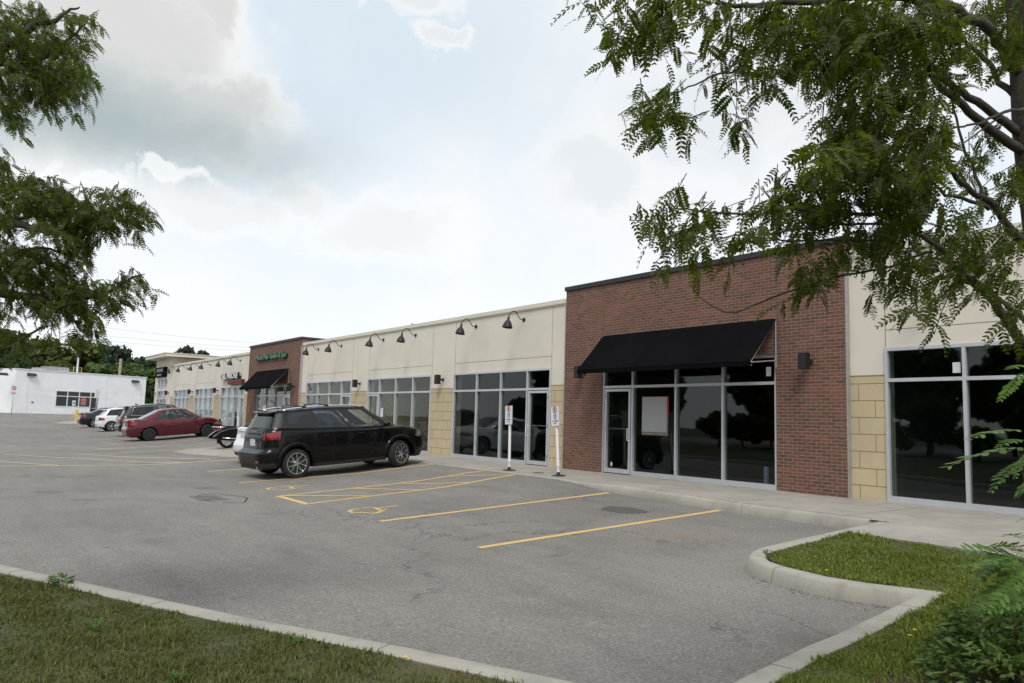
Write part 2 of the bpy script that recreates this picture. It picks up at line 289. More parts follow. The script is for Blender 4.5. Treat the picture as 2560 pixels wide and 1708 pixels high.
# ------------------------------------------------------------------ mesh helpers
class MB:
    def __init__(s): s.v = []; s.f = []; s.mi = []; s.cur = 0
    def add(s, vs, fs):
        o = len(s.v); s.v += [tuple(float(c) for c in p) for p in vs]; s.f += [tuple(o+i for i in f) for f in fs]; s.mi += [s.cur]*len(fs); return s
    def box(s, x0, x1, y0, y1, z0, z1):
        return s.add([(x0, y0, z0), (x1, y0, z0), (x1, y1, z0), (x0, y1, z0), (x0, y0, z1), (x1, y0, z1), (x1, y1, z1), (x0, y1, z1)],
                     [(0, 3, 2, 1), (4, 5, 6, 7), (0, 1, 5, 4), (1, 2, 6, 5), (2, 3, 7, 6), (3, 0, 4, 7)])
    def obox(s, c, dx, dy, dz, R=None):
        vs = [Vector((sx*dx/2, sy*dy/2, sz*dz/2)) for sz in (-1, 1) for sx, sy in ((-1, -1), (1, -1), (1, 1), (-1, 1))]
        if R is not None: vs = [R @ v for v in vs]
        return s.add([v+Vector(c) for v in vs], [(0, 3, 2, 1), (4, 5, 6, 7), (0, 1, 5, 4), (1, 2, 6, 5), (2, 3, 7, 6), (3, 0, 4, 7)])
    def tube(s, pts, r, n=8, cap=True):
        pts = [Vector(p) for p in pts]; rs = r if hasattr(r, '__len__') else [r]*len(pts)
        prev = None; rings = []
        for i, p in enumerate(pts):
            t = (pts[min(i+1, len(pts)-1)]-pts[max(i-1, 0)]).normalized()
            if prev is None: a = Vector((0, 0, 1)) if abs(t.z) < .9 else Vector((1, 0, 0)); a = t.cross(a).normalized()
            else: a = (prev-t*prev.dot(t)).normalized()
            prev = a; b = t.cross(a)
            rings.append([p+(a*math.cos(2*math.pi*k/n)+b*math.sin(2*math.pi*k/n))*rs[i] for k in range(n)])
        vs = [v for R_ in rings for v in R_]
        fs = [(i*n+k, i*n+(k+1) % n, (i+1)*n+(k+1) % n, (i+1)*n+k) for i in range(len(pts)-1) for k in range(n)]
        if cap: fs += [tuple(range(n-1, -1, -1)), tuple((len(pts)-1)*n+k for k in range(n))]
        return s.add(vs, fs)
    def lathe(s, prof, n=24, R=None, c=(0, 0, 0), close=False):
        """prof: (radius, height) along local z"""
        vs = []
        for r, z in prof:
            for k in range(n):
                v = Vector((r*math.cos(2*math.pi*k/n), r*math.sin(2*math.pi*k/n), z))
                if R is not None: v = R @ v
                vs.append(v+Vector(c))
        m = len(prof); fs = [(i*n+k, i*n+(k+1) % n, ((i+1) % m)*n+(k+1) % n, ((i+1) % m)*n+k) for i in range(m if close else m-1) for k in range(n)]
        return s.add(vs, fs)
    def prism(s, poly, z0, z1):
        n = len(poly); vs = [(x, y, z0) for x, y in poly]+[(x, y, z1) for x, y in poly]
        return s.add(vs, [tuple(range(n-1, -1, -1)), tuple(range(n, 2*n))]+[(i, (i+1) % n, n+(i+1) % n, n+i) for i in range(n)])
    def quad(s, a, b, c, d): return s.add([a, b, c, d], [(0, 1, 2, 3)])
    def build(s, name, mat, parent=None, smooth=False, angle=None):
        me = bpy.data.meshes.new(name); me.from_pydata(s.v, [], s.f)
        for mm in (mat if isinstance(mat, (list, tuple)) else [mat]): me.materials.append(M(mm))
        if isinstance(mat, (list, tuple)): me.polygons.foreach_set('material_index', s.mi)
        if smooth:
            me.polygons.foreach_set('use_smooth', [True]*len(s.f))
            if angle: me.set_sharp_from_angle(angle=math.radians(angle))
        me.update(); o = bpy.data.objects.new(name, me); COL.objects.link(o)
        if parent is not None: o.parent = parent
        return o
def tag(o, label=None, cat=None, group=None, kind=None):
    for k, v in (('label', label), ('category', cat), ('group', group), ('kind', kind)):
        if v: o[k] = v
    return o
def empty(name, loc, rz, label, cat, group=None):
    o = bpy.data.objects.new(name, None); COL.objects.link(o); o.location = loc; o.rotation_euler = (0, 0, rz); o.empty_display_size = .2
    return tag(o, label, cat, group)
def copy_tree(o, parent=None):
    c = o.copy(); COL.objects.link(c)
    if parent is not None: c.parent = parent
    for ch in o.children: copy_tree(ch, c)
    return c
def npmesh(name, V, F, mat, parent=None, sizes=None, smooth=False):
    """V (n,3); F flat loop indices; sizes = verts per face"""
    me = bpy.data.meshes.new(name); me.vertices.add(len(V)); me.vertices.foreach_set('co', np.asarray(V, np.float32).ravel())
    me.loops.add(len(F)); me.loops.foreach_set('vertex_index', np.asarray(F, np.int32))
    st = np.concatenate([[0], np.cumsum(sizes)[:-1]]).astype(np.int32)
    me.polygons.add(len(sizes)); me.polygons.foreach_set('loop_start', st)
    if smooth: me.polygons.foreach_set('use_smooth', np.ones(len(sizes), bool))
    me.update(calc_edges=True); me.materials.append(M(mat)); o = bpy.data.objects.new(name, me); COL.objects.link(o)
    if parent is not None: o.parent = parent
    return o
def text_mesh(name, body, size, mat, loc, parent=None, ext=.02, sx=1.0, align='LEFT', bold=0.0, rot=(math.pi/2, 0, 0)):
    cu = bpy.data.curves.new(name, 'FONT'); cu.body = body; cu.size = size; cu.extrude = ext; cu.align_x = align; cu.offset = bold
    t = bpy.data.objects.new(name+'_tmp', cu); COL.objects.link(t); bpy.context.view_layer.update()
    me = bpy.data.meshes.new_from_object(t.evaluated_get(bpy.context.evaluated_depsgraph_get())); bpy.data.objects.remove(t)
    me.materials.clear(); me.materials.append(M(mat)); o = bpy.data.objects.new(name, me); COL.objects.link(o)
    o.location = loc; o.rotation_euler = rot; o.scale = (sx, 1, 1)
    if parent is not None: o.parent = parent
    return o
def sm(a, b, x):
    t = min(1, max(0, (x-a)/(b-a))); return t*t*(3-2*t)

# ------------------------------------------------------------------ terrain heights
def ky(x): return -2.90+.58*sm(6.8, 13.6, -x)
def lotz(x, y):
    z = -.135+.058*(min(0.0, max(y, -7.9))+2.5)
    f = sm(50, 68, -x); z = z*(1-f)-.20*f
    if x < -66: z += .00098*(x+66)**2 if x > -92 else .00098*26**2
    z += .085*sm(-4.7, -2.4, y)*sm(10.6, 12.6, -x)*(1-sm(60, 64, -x))
    return z
def kerbtop(x): return lotz(x, ky(x))+.15-.125*sm(10.4, 12.4, -x)
def walkz(x, y): 
    K = ky(x); t = min(1, max(0, y/K)); return kerbtop(x)*t if y > K else -.004+(y-K)*.06
def grid_obj(name, xs, ys, zf, mat, kind='structure'):
    V = np.array([(x, y, zf(x, y)) for y in ys for x in xs]); nx, ny = len(xs), len(ys)
    F = np.array([(j*nx+i, j*nx+i+1, (j+1)*nx+i+1, (j+1)*nx+i) for j in range(ny-1) for i in range(nx-1)]).ravel()
    return tag(npmesh(name, V, F, mat, sizes=[4]*((nx-1)*(ny-1)), smooth=True), kind=kind)
xs = sorted(set(list(np.arange(-140, -30, 2.0))+list(np.arange(-30, -2, .5))+list(np.arange(-2, 42, 4.0))))
ys = sorted(set(list(np.arange(-70, -16, 3.0))+list(np.arange(-16, -3.0, .4))+list(np.arange(-3.0, -2.2, .05))+list(np.arange(-2.2, 0.3, .4))+[2, 6, 12, 20, 30]))
grid_obj('parking_lot', xs, ys, lambda x, y: lotz(x, y) - (.30 if (y > ky(x)+.05 and x > -66) else 0), 'asphalt')
b = MB(); b.add([(-900, -900, -.9), (900, -900, -.9), (900, 900, -.9), (-900, 900, -.9)], [(0, 1, 2, 3)]); tag(b.build('ground', 'lawn_soil'), kind='structure')
# ground rising towards the wooded slope behind the shops
def hillz(x, y):
    return -.6+2.2*sm(0, 45, (-x-112)+max(0, (y-30))*.4)
grid_obj('hillside', list(np.arange(-420, -101, 8.0)), list(np.arange(-120, 200, 8.0)), hillz, 'lawn_soil')
# sidewalk in front of the shops, with its sawn joints
b = MB(); wx = list(np.arange(-62.5, -4.9, .5)); wx[-1] = -5.16
for i in range(len(wx)-1):
    a, c = wx[i], wx[i+1]; ya, yc = ky(a)+.16, ky(c)+.16
    b.quad((a, ya, walkz(a, ya)), (c, yc, walkz(c, yc)), (c, -1.3, walkz(c, -1.3)), (a, -1.3, walkz(a, -1.3))); b.quad((a, -1.3, walkz(a, -1.3)), (c, -1.3, walkz(c, -1.3)), (c, .05, 0), (a, .05, 0))
KY = -2.90
for (x0, x1, y0, y1) in ((-5.16, 14, KY, .05), (-5.16, 14, -3.96, KY)):
    b.quad((x0, y0, walkz(1, y0) if y0 < KY else 0), (x1, y0, walkz(1, y0) if y0 < KY else 0), (x1, y1, walkz(1, y1) if y1 < KY else 0), (x0, y1, walkz(1, y1) if y1 < KY else 0))
b.quad((-5.45, -2.92, -.002), (-5.12, -2.92, -.002), (-5.12, -2.60, -.002), (-5.45, -2.60, -.002)); b.quad((-5.16, -3.96, walkz(1, -3.96)-.25), (14, -3.96, walkz(1, -3.96)-.25), (14, -3.96, walkz(1, -3.96)), (-5.16, -3.96, walkz(1, -3.96)))
b.cur = 1
for x in np.arange(-61, 13, 1.9):
    y0 = ky(x)+.17 if x < -5.2 else -2.8
    b.quad((x, y0, walkz(x, y0)+.003), (x+.010, y0, walkz(x, y0)+.003), (x+.010, 0, .003), (x, 0, .003))
tag(b.build('sidewalk', ['concrete_walk', 'joint_brown']), kind='structure')
def sweep_kerb(name, path, topf, w=.17, joints=True):
    """kerb with its lot-side face along path, body on the left of travel"""
    P = []
    for i in range(len(path)-1):
        a, c = np.array(path[i], float), np.array(path[i+1], float); n = max(1, int(np.linalg.norm(c-a)/.45))
        for k in range(n): P.append(a+(c-a)*k/n)
    P.append(np.array(path[-1], float)); prof = [(-.035, -.30), (-.03, -.12), (0, -.03), (.022, -.004), (.05, 0), (w-.02, 0), (w, -.015), (w+.005, -.2)]
    b = MB(); m = len(prof); vs = []
    for i, p in enumerate(P):
        d0 = P[i]-P[i-1] if i else P[1]-P[0]; d1 = P[i+1]-P[i] if i < len(P)-1 else d0
        d0 = d0/np.linalg.norm(d0); d1 = d1/np.linalg.norm(d1); n0 = np.array([-d0[1], d0[0]]); n1 = np.array([-d1[1], d1[0]])
        n = n0+n1; n = n/np.linalg.norm(n); n = n/max(.42, n.dot(n0)); z = topf(p[0], p[1])
        for o, h in prof: vs.append((p[0]+n[0]*o, p[1]+n[1]*o, z+h))
    fs = [(i*m+k, (i+1)*m+k, (i+1)*m+k+1, i*m+k+1) for i in range(len(P)-1) for k in range(m-1)]
    fs += [tuple(range(m-1, -1, -1)), tuple((len(P)-1)*m+k for k in range(m))]
    b.add(vs, fs); b.cur = 1; acc = 0.0
    for i in range(len(P)-1):
        acc += float(np.linalg.norm(P[i+1]-P[i]))
        if joints and acc > 1.9:
            acc = 0; d = P[i+1]-P[i]; d = d/np.linalg.norm(d); n = np.array([-d[1], d[0]]); z = topf(P[i][0], P[i][1])
            for (o, h), (o2, h2) in zip(prof[:-2], prof[1:-1]):
                q = [(P[i]+n*(o-.002)-d*.004), (P[i]+n*(o-.002)+d*.004), (P[i]+n*(o2-.002)+d*.004), (P[i]+n*(o2-.002)-d*.004)]
                hh = [h, h, h2, h2]; b.quad(*[(q[k][0], q[k][1], z+hh[k]+.002) for k in range(4)])
    return tag(b.build(name, ['kerb_concrete', 'joint_brown'], smooth=True, angle=50), kind='structure')
KT = lambda x, y: lotz(x, y)+.15
sweep_kerb('kerb_at_shops', [(-62.5, ky(-62)), (-13.8, ky(-14))]+[(x, ky(x)) for x in np.arange(-13.5, -6.6, .5)]+[(-5.33, -2.90)], lambda x, y: kerbtop(x))
ISL = [(-5.33, -2.90), (-5.335, -4.8), (-5.33, -5.5), (-5.27, -5.78), (-5.13, -6.01), (-4.92, -6.17), (-4.64, -6.27), (-4.12, -6.34), (-3.7, -6.28), (-3.28, -6.12), (-3.1, -8.2), (-2.9, -9.3), (-2.86, -9.78)]
sweep_kerb('kerb_of_island', ISL, KT, .175)
NK = [(-60, -24), (-40, -20.5), (-24, -17.2), (-14, -14.3), (-8.76, -12.5), (-6.95, -11.7), (-5.6, -11.09), (-4.59, -10.56), (-3.32, -9.98), (-2.86, -9.78)]
sweep_kerb('kerb_of_verge', NK[::-1], KT, .18)
# lawns
def lawn(name, poly, zf, step=.35):
    """triangulated lawn sheet inside a polygon"""
    import bmesh
    bm = bmesh.new(); f = bm.faces.new([bm.verts.new((x, y, 0)) for x, y in poly])
    x0, x1 = min(p[0] for p in poly), max(p[0] for p in poly); y0, y1 = min(p[1] for p in poly), max(p[1] for p in poly)
    for ax, lo, hi in ((0, x0, x1), (1, y0, y1)):
        for t in np.arange(lo+step, hi, step if hi-lo < 12 else step*4):
            co = (t, 0, 0) if ax == 0 else (0, t, 0); no = (1, 0, 0) if ax == 0 else (0, 1, 0)
            bmesh.ops.bisect_plane(bm, geom=bm.verts[:]+bm.edges[:]+bm.faces[:], plane_co=co, plane_no=no)
    for v in bm.verts: v.co.z = zf(v.co.x, v.co.y)
    me = bpy.data.meshes.new(name); bm.normal_update()
    for fc in bm.faces:
        if fc.normal.z < 0: fc.normal_flip()
    bm.to_mesh(me); bm.free(); me.materials.append(M('lawn_soil'))
    o = bpy.data.objects.new(name, me); COL.objects.link(o); return tag(o, kind='structure')
LZ = lambda x, y: lotz(x, y)+.133+.012*math.sin(x*2.1)*math.cos(y*1.7)-.004
RIGHT = [(-5.17, -3.93), (-5.165, -4.8), (-5.16, -5.45), (-5.08, -5.7), (-4.95, -5.88), (-4.6, -6.09), (-4.12, -6.16), (-3.75, -6.11), (-3.12, -5.95), (-2.93, -8.2), (-2.73, -9.3), (-2.7, -9.95), (3, -12.5), (14, -14), (14, -3.93)]
LEFT = [(-60, -24.2), (-40, -20.7), (-24, -17.4), (-14, -14.5), (-8.7, -12.67), (-6.9, -11.87), (-5.53, -11.26), (-4.52, -10.73), (-3.27, -10.15), (-2.7, -9.95), (3, -12.5), (14, -14), (14, -24), (-60, -34)]
lawn('lawn_by_island', RIGHT, LZ); lawn('lawn_of_verge', LEFT, LZ)
def inside(x, y, poly):
    c = np.zeros(len(x), bool); n = len(poly)
    for i in range(n):
        (x1, y1), (x2, y2) = poly[i], poly[(i+1) % n]
        if y1 == y2: continue
        k = ((y1 > y) != (y2 > y)) & (x < (x2-x1)*(y-y1)/(y2-y1)+x1); c ^= k
    return c
def visible(x, y, z, pad=90):
    d = np.stack([x, y, z], 1)-CAM; w = d@AW; u = 1280+FPX*(d@AR)/w; v = 854-FPX*(d@AU)/w
    return (w > .3) & (u > -pad) & (u < 2560+pad) & (v < 1708+pad)
def blades(name, poly, n, box, hmin, hmax, label, mat='grass_blade', wid=.0035, power=1.0):
    x = RNG.uniform(box[0], box[1], n); y = RNG.uniform(box[2], box[3], n); k = inside(x, y, poly)
    z = np.array([LZ(a, c) for a, c in zip(x, y)]); k &= visible(x, y, z)
    dist = np.hypot(x-CAM[0], y-CAM[1]); k &= RNG.random(n) < np.clip((4.5/dist)**power, .1, 1)
    x, y, z, dist = x[k], y[k], z[k], dist[k]; n = len(x)
    # clumpy heights
    cl = .5+.5*np.sin(x*5.1+np.sin(y*3.3)*2)*np.sin(y*4.7+np.sin(x*2.9)*2); h = (hmin+(hmax-hmin)*RNG.random(n)**2)*(.6+.9*cl)
    a = RNG.uniform(0, 6.283, n); lean = RNG.uniform(.2, 1.1, n)*h; w = wid*(1+dist*.10)*RNG.uniform(.7, 1.4, n)
    dx, dy = np.cos(a), np.sin(a); px, py = -dy, dx
    V = np.empty((n, 5, 3)); B = np.stack([x, y, z-.01], 1)
    V[:, 0] = B+np.stack([px*w, py*w, 0*w], 1); V[:, 1] = B-np.stack([px*w, py*w, 0*w], 1)
    Mi = B+np.stack([dx*lean*.35, dy*lean*.35, h*.6], 1)
    V[:, 2] = Mi-np.stack([px*w*.8, py*w*.8, 0*w], 1); V[:, 3] = Mi+np.stack([px*w*.8, py*w*.8, 0*w], 1)
    V[:, 4] = B+np.stack([dx*lean, dy*lean, h], 1)
    o = (np.arange(n)*5)[:, None]; F = np.concatenate([o+np.array([[0, 1, 2, 3]]), o+np.array([[3, 2, 4]])], 1).ravel()
    return tag(npmesh(name, V.reshape(-1, 3), F, mat, sizes=np.tile([4, 3], n)), label, 'grass', kind='stuff')
blades('grass', RIGHT, 760000, (-5.3, 2.5, -11, -3.9), .016, .048, 'bright short grass on the kerbed island and beside it')
blades('grass', LEFT, 800000, (-16, 1.0, -16, -9.7), .012, .042, 'mown olive grass of the verge in the near left corner', 'grass_olive', .0030)

# ------------------------------------------------------------------ painted markings (draped on the lot)
def strip(b, p, q, w=.1, up=.004, n=None):
    p, q = np.array(p, float), np.array(q, float); Ln = np.linalg.norm(q-p); n = n or max(2, int(Ln/.5)); d = (q-p)/Ln; s = np.array([-d[1], d[0]])*w/2
    pts = [p+(q-p)*i/n for i in range(n+1)]
    vs = [(*(t+s), lotz(*(t+s))+up) for t in pts]+[(*(t-s), lotz(*(t-s))+up) for t in pts]
    b.add(vs, [(n+1+i, n+2+i, i+1, i) for i in range(n)])
for i, (x0, y0, x1, y1, mt) in enumerate([(-8.05, -7.5, -7.93, -2.86, 'road_paint'), (-10.75, -7.5, -10.72, -2.66, 'road_paint'), (-17.88, -7.45, -17.72, -2.36, 'road_paint'),
        (-21.3, -7.2, -21.2, -2.36, 'road_paint'), (-24.0, -4.9, -24.0, -2.95, 'road_paint'), (-34.6, -7.5, -34.3, -2.95, 'road_paint_faded'),
        (-37.7, -7.2, -37.7, -2.95, 'road_paint_faded'), (-43.2, -7.0, -43.2, -2.95, 'road_paint_faded'), (-48.9, -7.0, -48.9, -2.95, 'road_paint_faded'), (-57.5, -6.6, -57.5, -2.95, 'road_paint_faded')]):
    b = MB(); strip(b, (x0, y0), (x1, y1), .12); tag(b.build('parking_line', mt), kind='structure')
b = MB()                                                   # hatched aisle between the two accessible stalls
strip(b, (-14.85, -7.6), (-15.3, -2.40), .1); strip(b, (-13.4, -7.6), (-14.0, -2.40), .1); strip(b, (-14.9, -7.6), (-13.35, -7.6), .12)
for a, c in (((-14.9, -7.55), (-13.6, -6.3)), ((-15.05, -6.05), (-13.72, -5.1)), ((-14.98, -4.8), (-13.87, -3.8)), ((-15.12, -3.5), (-14.02, -2.45))): strip(b, a, c, .09, .006)
tag(b.build('hatch_marking', 'road_paint'), kind='structure')
b = MB()                                                   # crossing painted over the aisle further left
strip(b, (-24.85, -14.2), (-24.8, -5.1), .14)
for a, c in (((-26.9, -11.55), (-24.9, -10.25)), ((-30.8, -11.2), (-24.9, -7.0)), ((-31.2, -9.1), (-25.6, -5.95)), ((-28.6, -14.0), (-24.9, -12.2))): strip(b, a, c, .13, .006)
tag(b.build('crosswalk_marking', 'road_paint_faded'), kind='structure')
b = MB(); strip(b, (-35.1, -7.8), (-34.3, -7.35), .1); strip(b, (-40.0, -6.9), (-38.3, -6.5), .1); strip(b, (-31.5, -8.0), (-31.6, -5.0), .1)
tag(b.build('faded_marking', 'road_paint_faded'), kind='structure')
WC = [([(-0.16, -0.16), (-0.19, -0.27), (-0.03, -0.42), (0.15, -0.43), (0.24, -0.35), (0.35, -0.23)], 0.070), ([(-0.22, -0.09), (-0.19, 0.01), (-0.12, 0.1)], 0.065), ([(-0.12, 0.1), (0.08, 0.06), (0.25, 0.03)], 0.065), ([(0.45, -0.26), (0.46, -0.15), (0.35, -0.02), (0.31, 0.07)], 0.085), ([(-0.03, 0.11), (-0.04, 0.26), (-0.04, 0.51)], 0.065), ([(0.11, 0.07), (0.21, 0.2)], 0.060)]
def wheelchair(cx, cy):
    """stencilled access symbol lying on the asphalt, head towards the shops"""
    b = MB()
    for st, w in WC:
        for p, q in zip(st[:-1], st[1:]): strip(b, (cx+p[0], cy+p[1]), (cx+q[0], cy+q[1]), w, .005, 2)
    return tag(b.build('wheelchair_marking', 'road_paint'), kind='structure')
wheelchair(-12.0, -7.0); wheelchair(-16.2, -6.93)
# concrete apron of the crossing, asphalt patch, storm drain, small cover
b = MB(); poly = [(-31.5, -2.9), (-31.5, -5.0), (-30.6, -6.0), (-28.5, -5.9), (-26.3, -5.35), (-24.95, -4.6), (-24.7, -2.9)]
cx, cy = -28.2, -4.0; n = len(poly)
b.add([(cx, cy, lotz(cx, cy)+.007)]+[(x, y, lotz(x, y)+.006) for x, y in poly], [(0, i+1, (i+1) % n+1) for i in range(n)]); tag(b.build('concrete_apron', 'concrete_walk'), kind='structure')
b = MB(); pp = [(-9.02+.44*math.cos(t)*(1+.1*math.sin(3*t)), -3.98+.30*math.sin(t)*(1+.1*math.cos(2*t))) for t in np.linspace(0, 2*math.pi, 25)[:-1]]
b.add([(x, y, lotz(x, y)+.004) for x, y in pp], [tuple(range(24))]); tag(b.build('asphalt_patch', 'patch_asphalt'), kind='structure')
t = empty('storm_drain', (-15.15, -8.85, -.45), 0, 'slotted iron storm drain grate set in cracked asphalt near the hatched aisle', 'drain')
b = MB(); 
for k in range(11): b.box(-.33+k*.062, -.30+k*.062, -.22, .22, .004, .012)
for y0 in (-.25, .21): b.box(-.36, .36, y0, y0+.04, .004, .013)
for x0 in (-.38, .35): b.box(x0, x0+.04, -.25, .25, .004, .013)
b.build('grate', 'old_iron', t); b = MB(); b.box(-.35, .35, -.24, .24, .001, .005); b.build('pit', 'black_rubber', t)
b = MB(); ring = [(.12+.85*math.cos(a)*(1+.07*math.sin(5*a)), .22+.40*math.sin(a)*(1+.09*math.cos(4*a))) for a in np.linspace(0, 2*math.pi, 37)]
for i in range(36):
    if i in (27, 28, 31, 32): continue
    p, q = Vector(ring[i]), Vector(ring[i+1]); nn = Vector((-(q-p).y, (q-p).x)).normalized()*(.012+.012*random.random())
    b.quad((p.x+nn.x, p.y+nn.y, .004), (p.x-nn.x, p.y-nn.y, .004), (q.x-nn.x, q.y-nn.y, .004), (q.x+nn.x, q.y+nn.y, .004))
b.build('crack', 'black_rubber', t)
def pebbles(name, path, n, spread, label):
    V = []; S = []
    for _ in range(n):
        i = random.randrange(len(path)-1); f = random.random(); x = path[i][0]+(path[i+1][0]-path[i][0])*f; y = path[i][1]+(path[i+1][1]-path[i][1])*f
        d = Vector((path[i+1][0]-path[i][0], path[i+1][1]-path[i][1])).normalized(); o = .04+abs(random.gauss(0, spread)); x += d.y*o; y -= d.x*o; z = lotz(x, y); r = random.uniform(.004, .011)*(1 if random.random() < .9 else 1.7)
        q = [(x+r*math.cos(a)*random.uniform(.7, 1.2), y+r*math.sin(a)*random.uniform(.7, 1.2), z) for a in (.2, 1.8, 3.1, 4.7)]; t_ = (x, y, z+r*random.uniform(.6, 1.0))
        for k in range(4): V += [q[k], q[(k+1) % 4], t_]; S.append(3)
    return tag(npmesh(name, np.array(V), np.arange(len(V)), 'patch_asphalt', sizes=np.array(S)), label, 'gravel', kind='stuff')
pebbles('loose_gravel', ISL[5:], 260, .06, 'dark loose grit and gravel lying along the island and right-hand kerb')
pebbles('loose_gravel', NK[::-1][:6], 240, .12, 'dark loose grit scattered along the verge kerb')
t = empty('valve_cover', (-14.0, -1.75, walkz(-14, -1.75)), 0, 'small round dark iron cover in the sidewalk between the two leaning-post signs', 'cover')
b = MB(); b.lathe([(0.001, .008), (.11, .008), (.13, .007), (.14, .001)], 20); b.build('lid', 'iron', t, smooth=True, angle=30)
#@@PART2
# ------------------------------------------------------------------ the strip of shops
shop = empty('shopping_plaza', (0, 0, 0), 0, 'long single-storey strip of shops in cream stucco, tan block and red brick', 'building')
ZH, ZR, ZY, DEP = 2.635, 4.33, 2.165, 18.0
BR = [(-15.05, -7.32), (-40.68, -33.45)]                        # brick fronts
# window bays: x0, x1, mullions, door (x0, x1) or None, kind
BAYS = [(-13.64, -8.76, (-12.64, -11.325, -10.055), (-13.6, -12.66), 'dark', -.04),
        (-6.66, -1.55, (-5.38, -4.10, -2.83), None, 'dark', .0),
        (-20.54, -15.70, (-19.24, -17.99, -16.73), (-16.70, -15.74), 'dark', 0),
        (-26.67, -21.93, (-25.68, -24.42, -23.18), (-26.63, -25.71), 'lit', 0),
        (-32.76, -28.11, (-31.5, -30.27, -29.06), (-29.03, -28.15), 'lit', 0),
        (-39.25, -34.50, (-37.95, -36.65, -35.42), (-35.38, -34.54), 'lit', -.04),
        (-45.72, -41.35, (-44.40, -43.27, -42.15), (-42.12, -41.39), 'blind', 0),
        (-51.37, -47.07, (-50.30, -49.15, -48.05), None, 'blind', 0),
        (-56.86, -52.76, (-55.6, -54.45, -53.4), None, 'blind', 0),
        (0.20, 5.2, (1.4, 2.65, 3.9), None, 'dark', 0)]
b = MB()
edges = sorted([(x0, x1) for x0, x1, *_ in BAYS])
# stucco: header band over everything, piers down to the tan blocks, returns and rear walls
def stucco_span(x0, x1): b.box(x0, x1, 0, .30, ZH, ZR)
for x0, x1 in ((-57.95, -40.68), (-33.45, -15.05), (-7.32, 14)): stucco_span(x0, x1)
piers = []; prev = -57.95
for x0, x1 in edges:
    piers.append((prev, x0)); prev = x1
piers.append((prev, 14))
cut = []
for x0, x1 in piers:                                            # piers that meet a brick front are cut there
    segs = [(x0, x1)]
    for a, c in BR:
        ns = []
        for s0, s1 in segs:
            if s1 <= a or s0 >= c: ns.append((s0, s1))
            else:
                if s0 < a: ns.append((s0, a))
                if s1 > c: ns.append((c, s1))
        segs = ns
    cut += segs
for x0, x1 in cut: b.box(x0, x1, 0, .30, ZY, ZH)
b.box(13.7, 14, .3, DEP, 0, ZR); b.box(-57.95, 14, DEP-.3, DEP, 0, ZR)
STW = b
for x0, x1 in cut:                                              # tan block piers with tooled joints
    if x1-x0 < .05: continue
    p = MB(); p.box(x0, x1, -.004, .30, 0, ZY); p.cur = 1
    zs_ = [2.02, 1.72, 1.425, 1.13, .83, .535, .24]
    for z in zs_: p.box(x0, x1, -.006, -.003, z-.007, z+.007)
    for k, (za, zb) in enumerate(zip(zs_, zs_[1:]+[0])):
        x = x0+(.17 if k % 2 == 0 else .47)
        while x < x1-.04: p.box(x-.006, x+.006, -.006, -.003, zb+.007, za-.007); x += .60
    p.box(x0, x1, -.010, -.003, ZY-.012, ZY+.004)
    p.build('block_pier', ['yellow_block', 'block_joint'], shop)
b = STW; b.cur = 1                                              # control joints in the stucco
for x0, x1, *_r in BAYS:
    if any(a < (x0+x1)/2 < c for a, c in BR): continue
    for x in (x0+.01, x1-.01): b.box(x-.006, x+.006, -.002, .0, ZH+.01, ZR-.002)
    b.box(x0+.017, x1-.017, -.002, .0, 2.943, 2.955)
b.build('stucco_wall', ['stucco_cream', 'joint_brown'], shop)
b = MB()
for x0, x1 in ((-57.95, -40.68), (-33.45, -15.05), (-7.32, 14)):
    b.box(x0, x1, -.055, .36, ZR+.0, ZR+.115); b.box(x0, x1, -.03, -.002, ZR-.035, ZR-.001)
b.build('coping', 'stucco_trim', shop)
b = MB(); b.box(-57.9, 13.9, .3, DEP-.3, 4.05, 4.15); b.build('roof', 'joint_brown', shop)
for (x0, x1), sgn in zip(BR, (0, 1)):
    b = MB(); bays = [q for q in BAYS if x0 < (q[0]+q[1])/2 < x1][0]
    b.box(x0, bays[0], -.10, .30, 0, 4.62); b.box(bays[1], x1, -.10, .30, 0, 4.62); b.box(bays[0], bays[1], -.10, .30, ZH, 4.62)
    b.box(x0, x0+.30, .301, 6, 4.16, 4.62); b.box(x1-.30, x1, .301, 6, 4.16, 4.62); b.box(x0+.3, x1-.3, 5.7, 6, 4.16, 4.62)
    w = b.build('brick_wall', 'brick', shop)
    c = MB(); c.box(x0-.03, x1+.03, -.14, .34, 4.621, 4.73); c.box(x0-.03, x0+.33, .341, 6.03, 4.621, 4.73); c.box(x1-.33, x1+.03, .341, 6.03, 4.621, 4.73)
    c.build('metal_coping', 'dark_coping', shop)
    for x in (bays[0]+.02, bays[1]+.04): j = MB(); j.box(x-.009, x+.009, -.1025, -.0995, ZH+.05, 4.62); j.build('expansion_joint', 'patch_asphalt', w)
    for q0 in (x1+.001, x0-.022): j = MB(); j.box(q0, q0+.021, -.105, -.002, 0, 4.32); j.build('corner_trim', 'grey_steel', w)
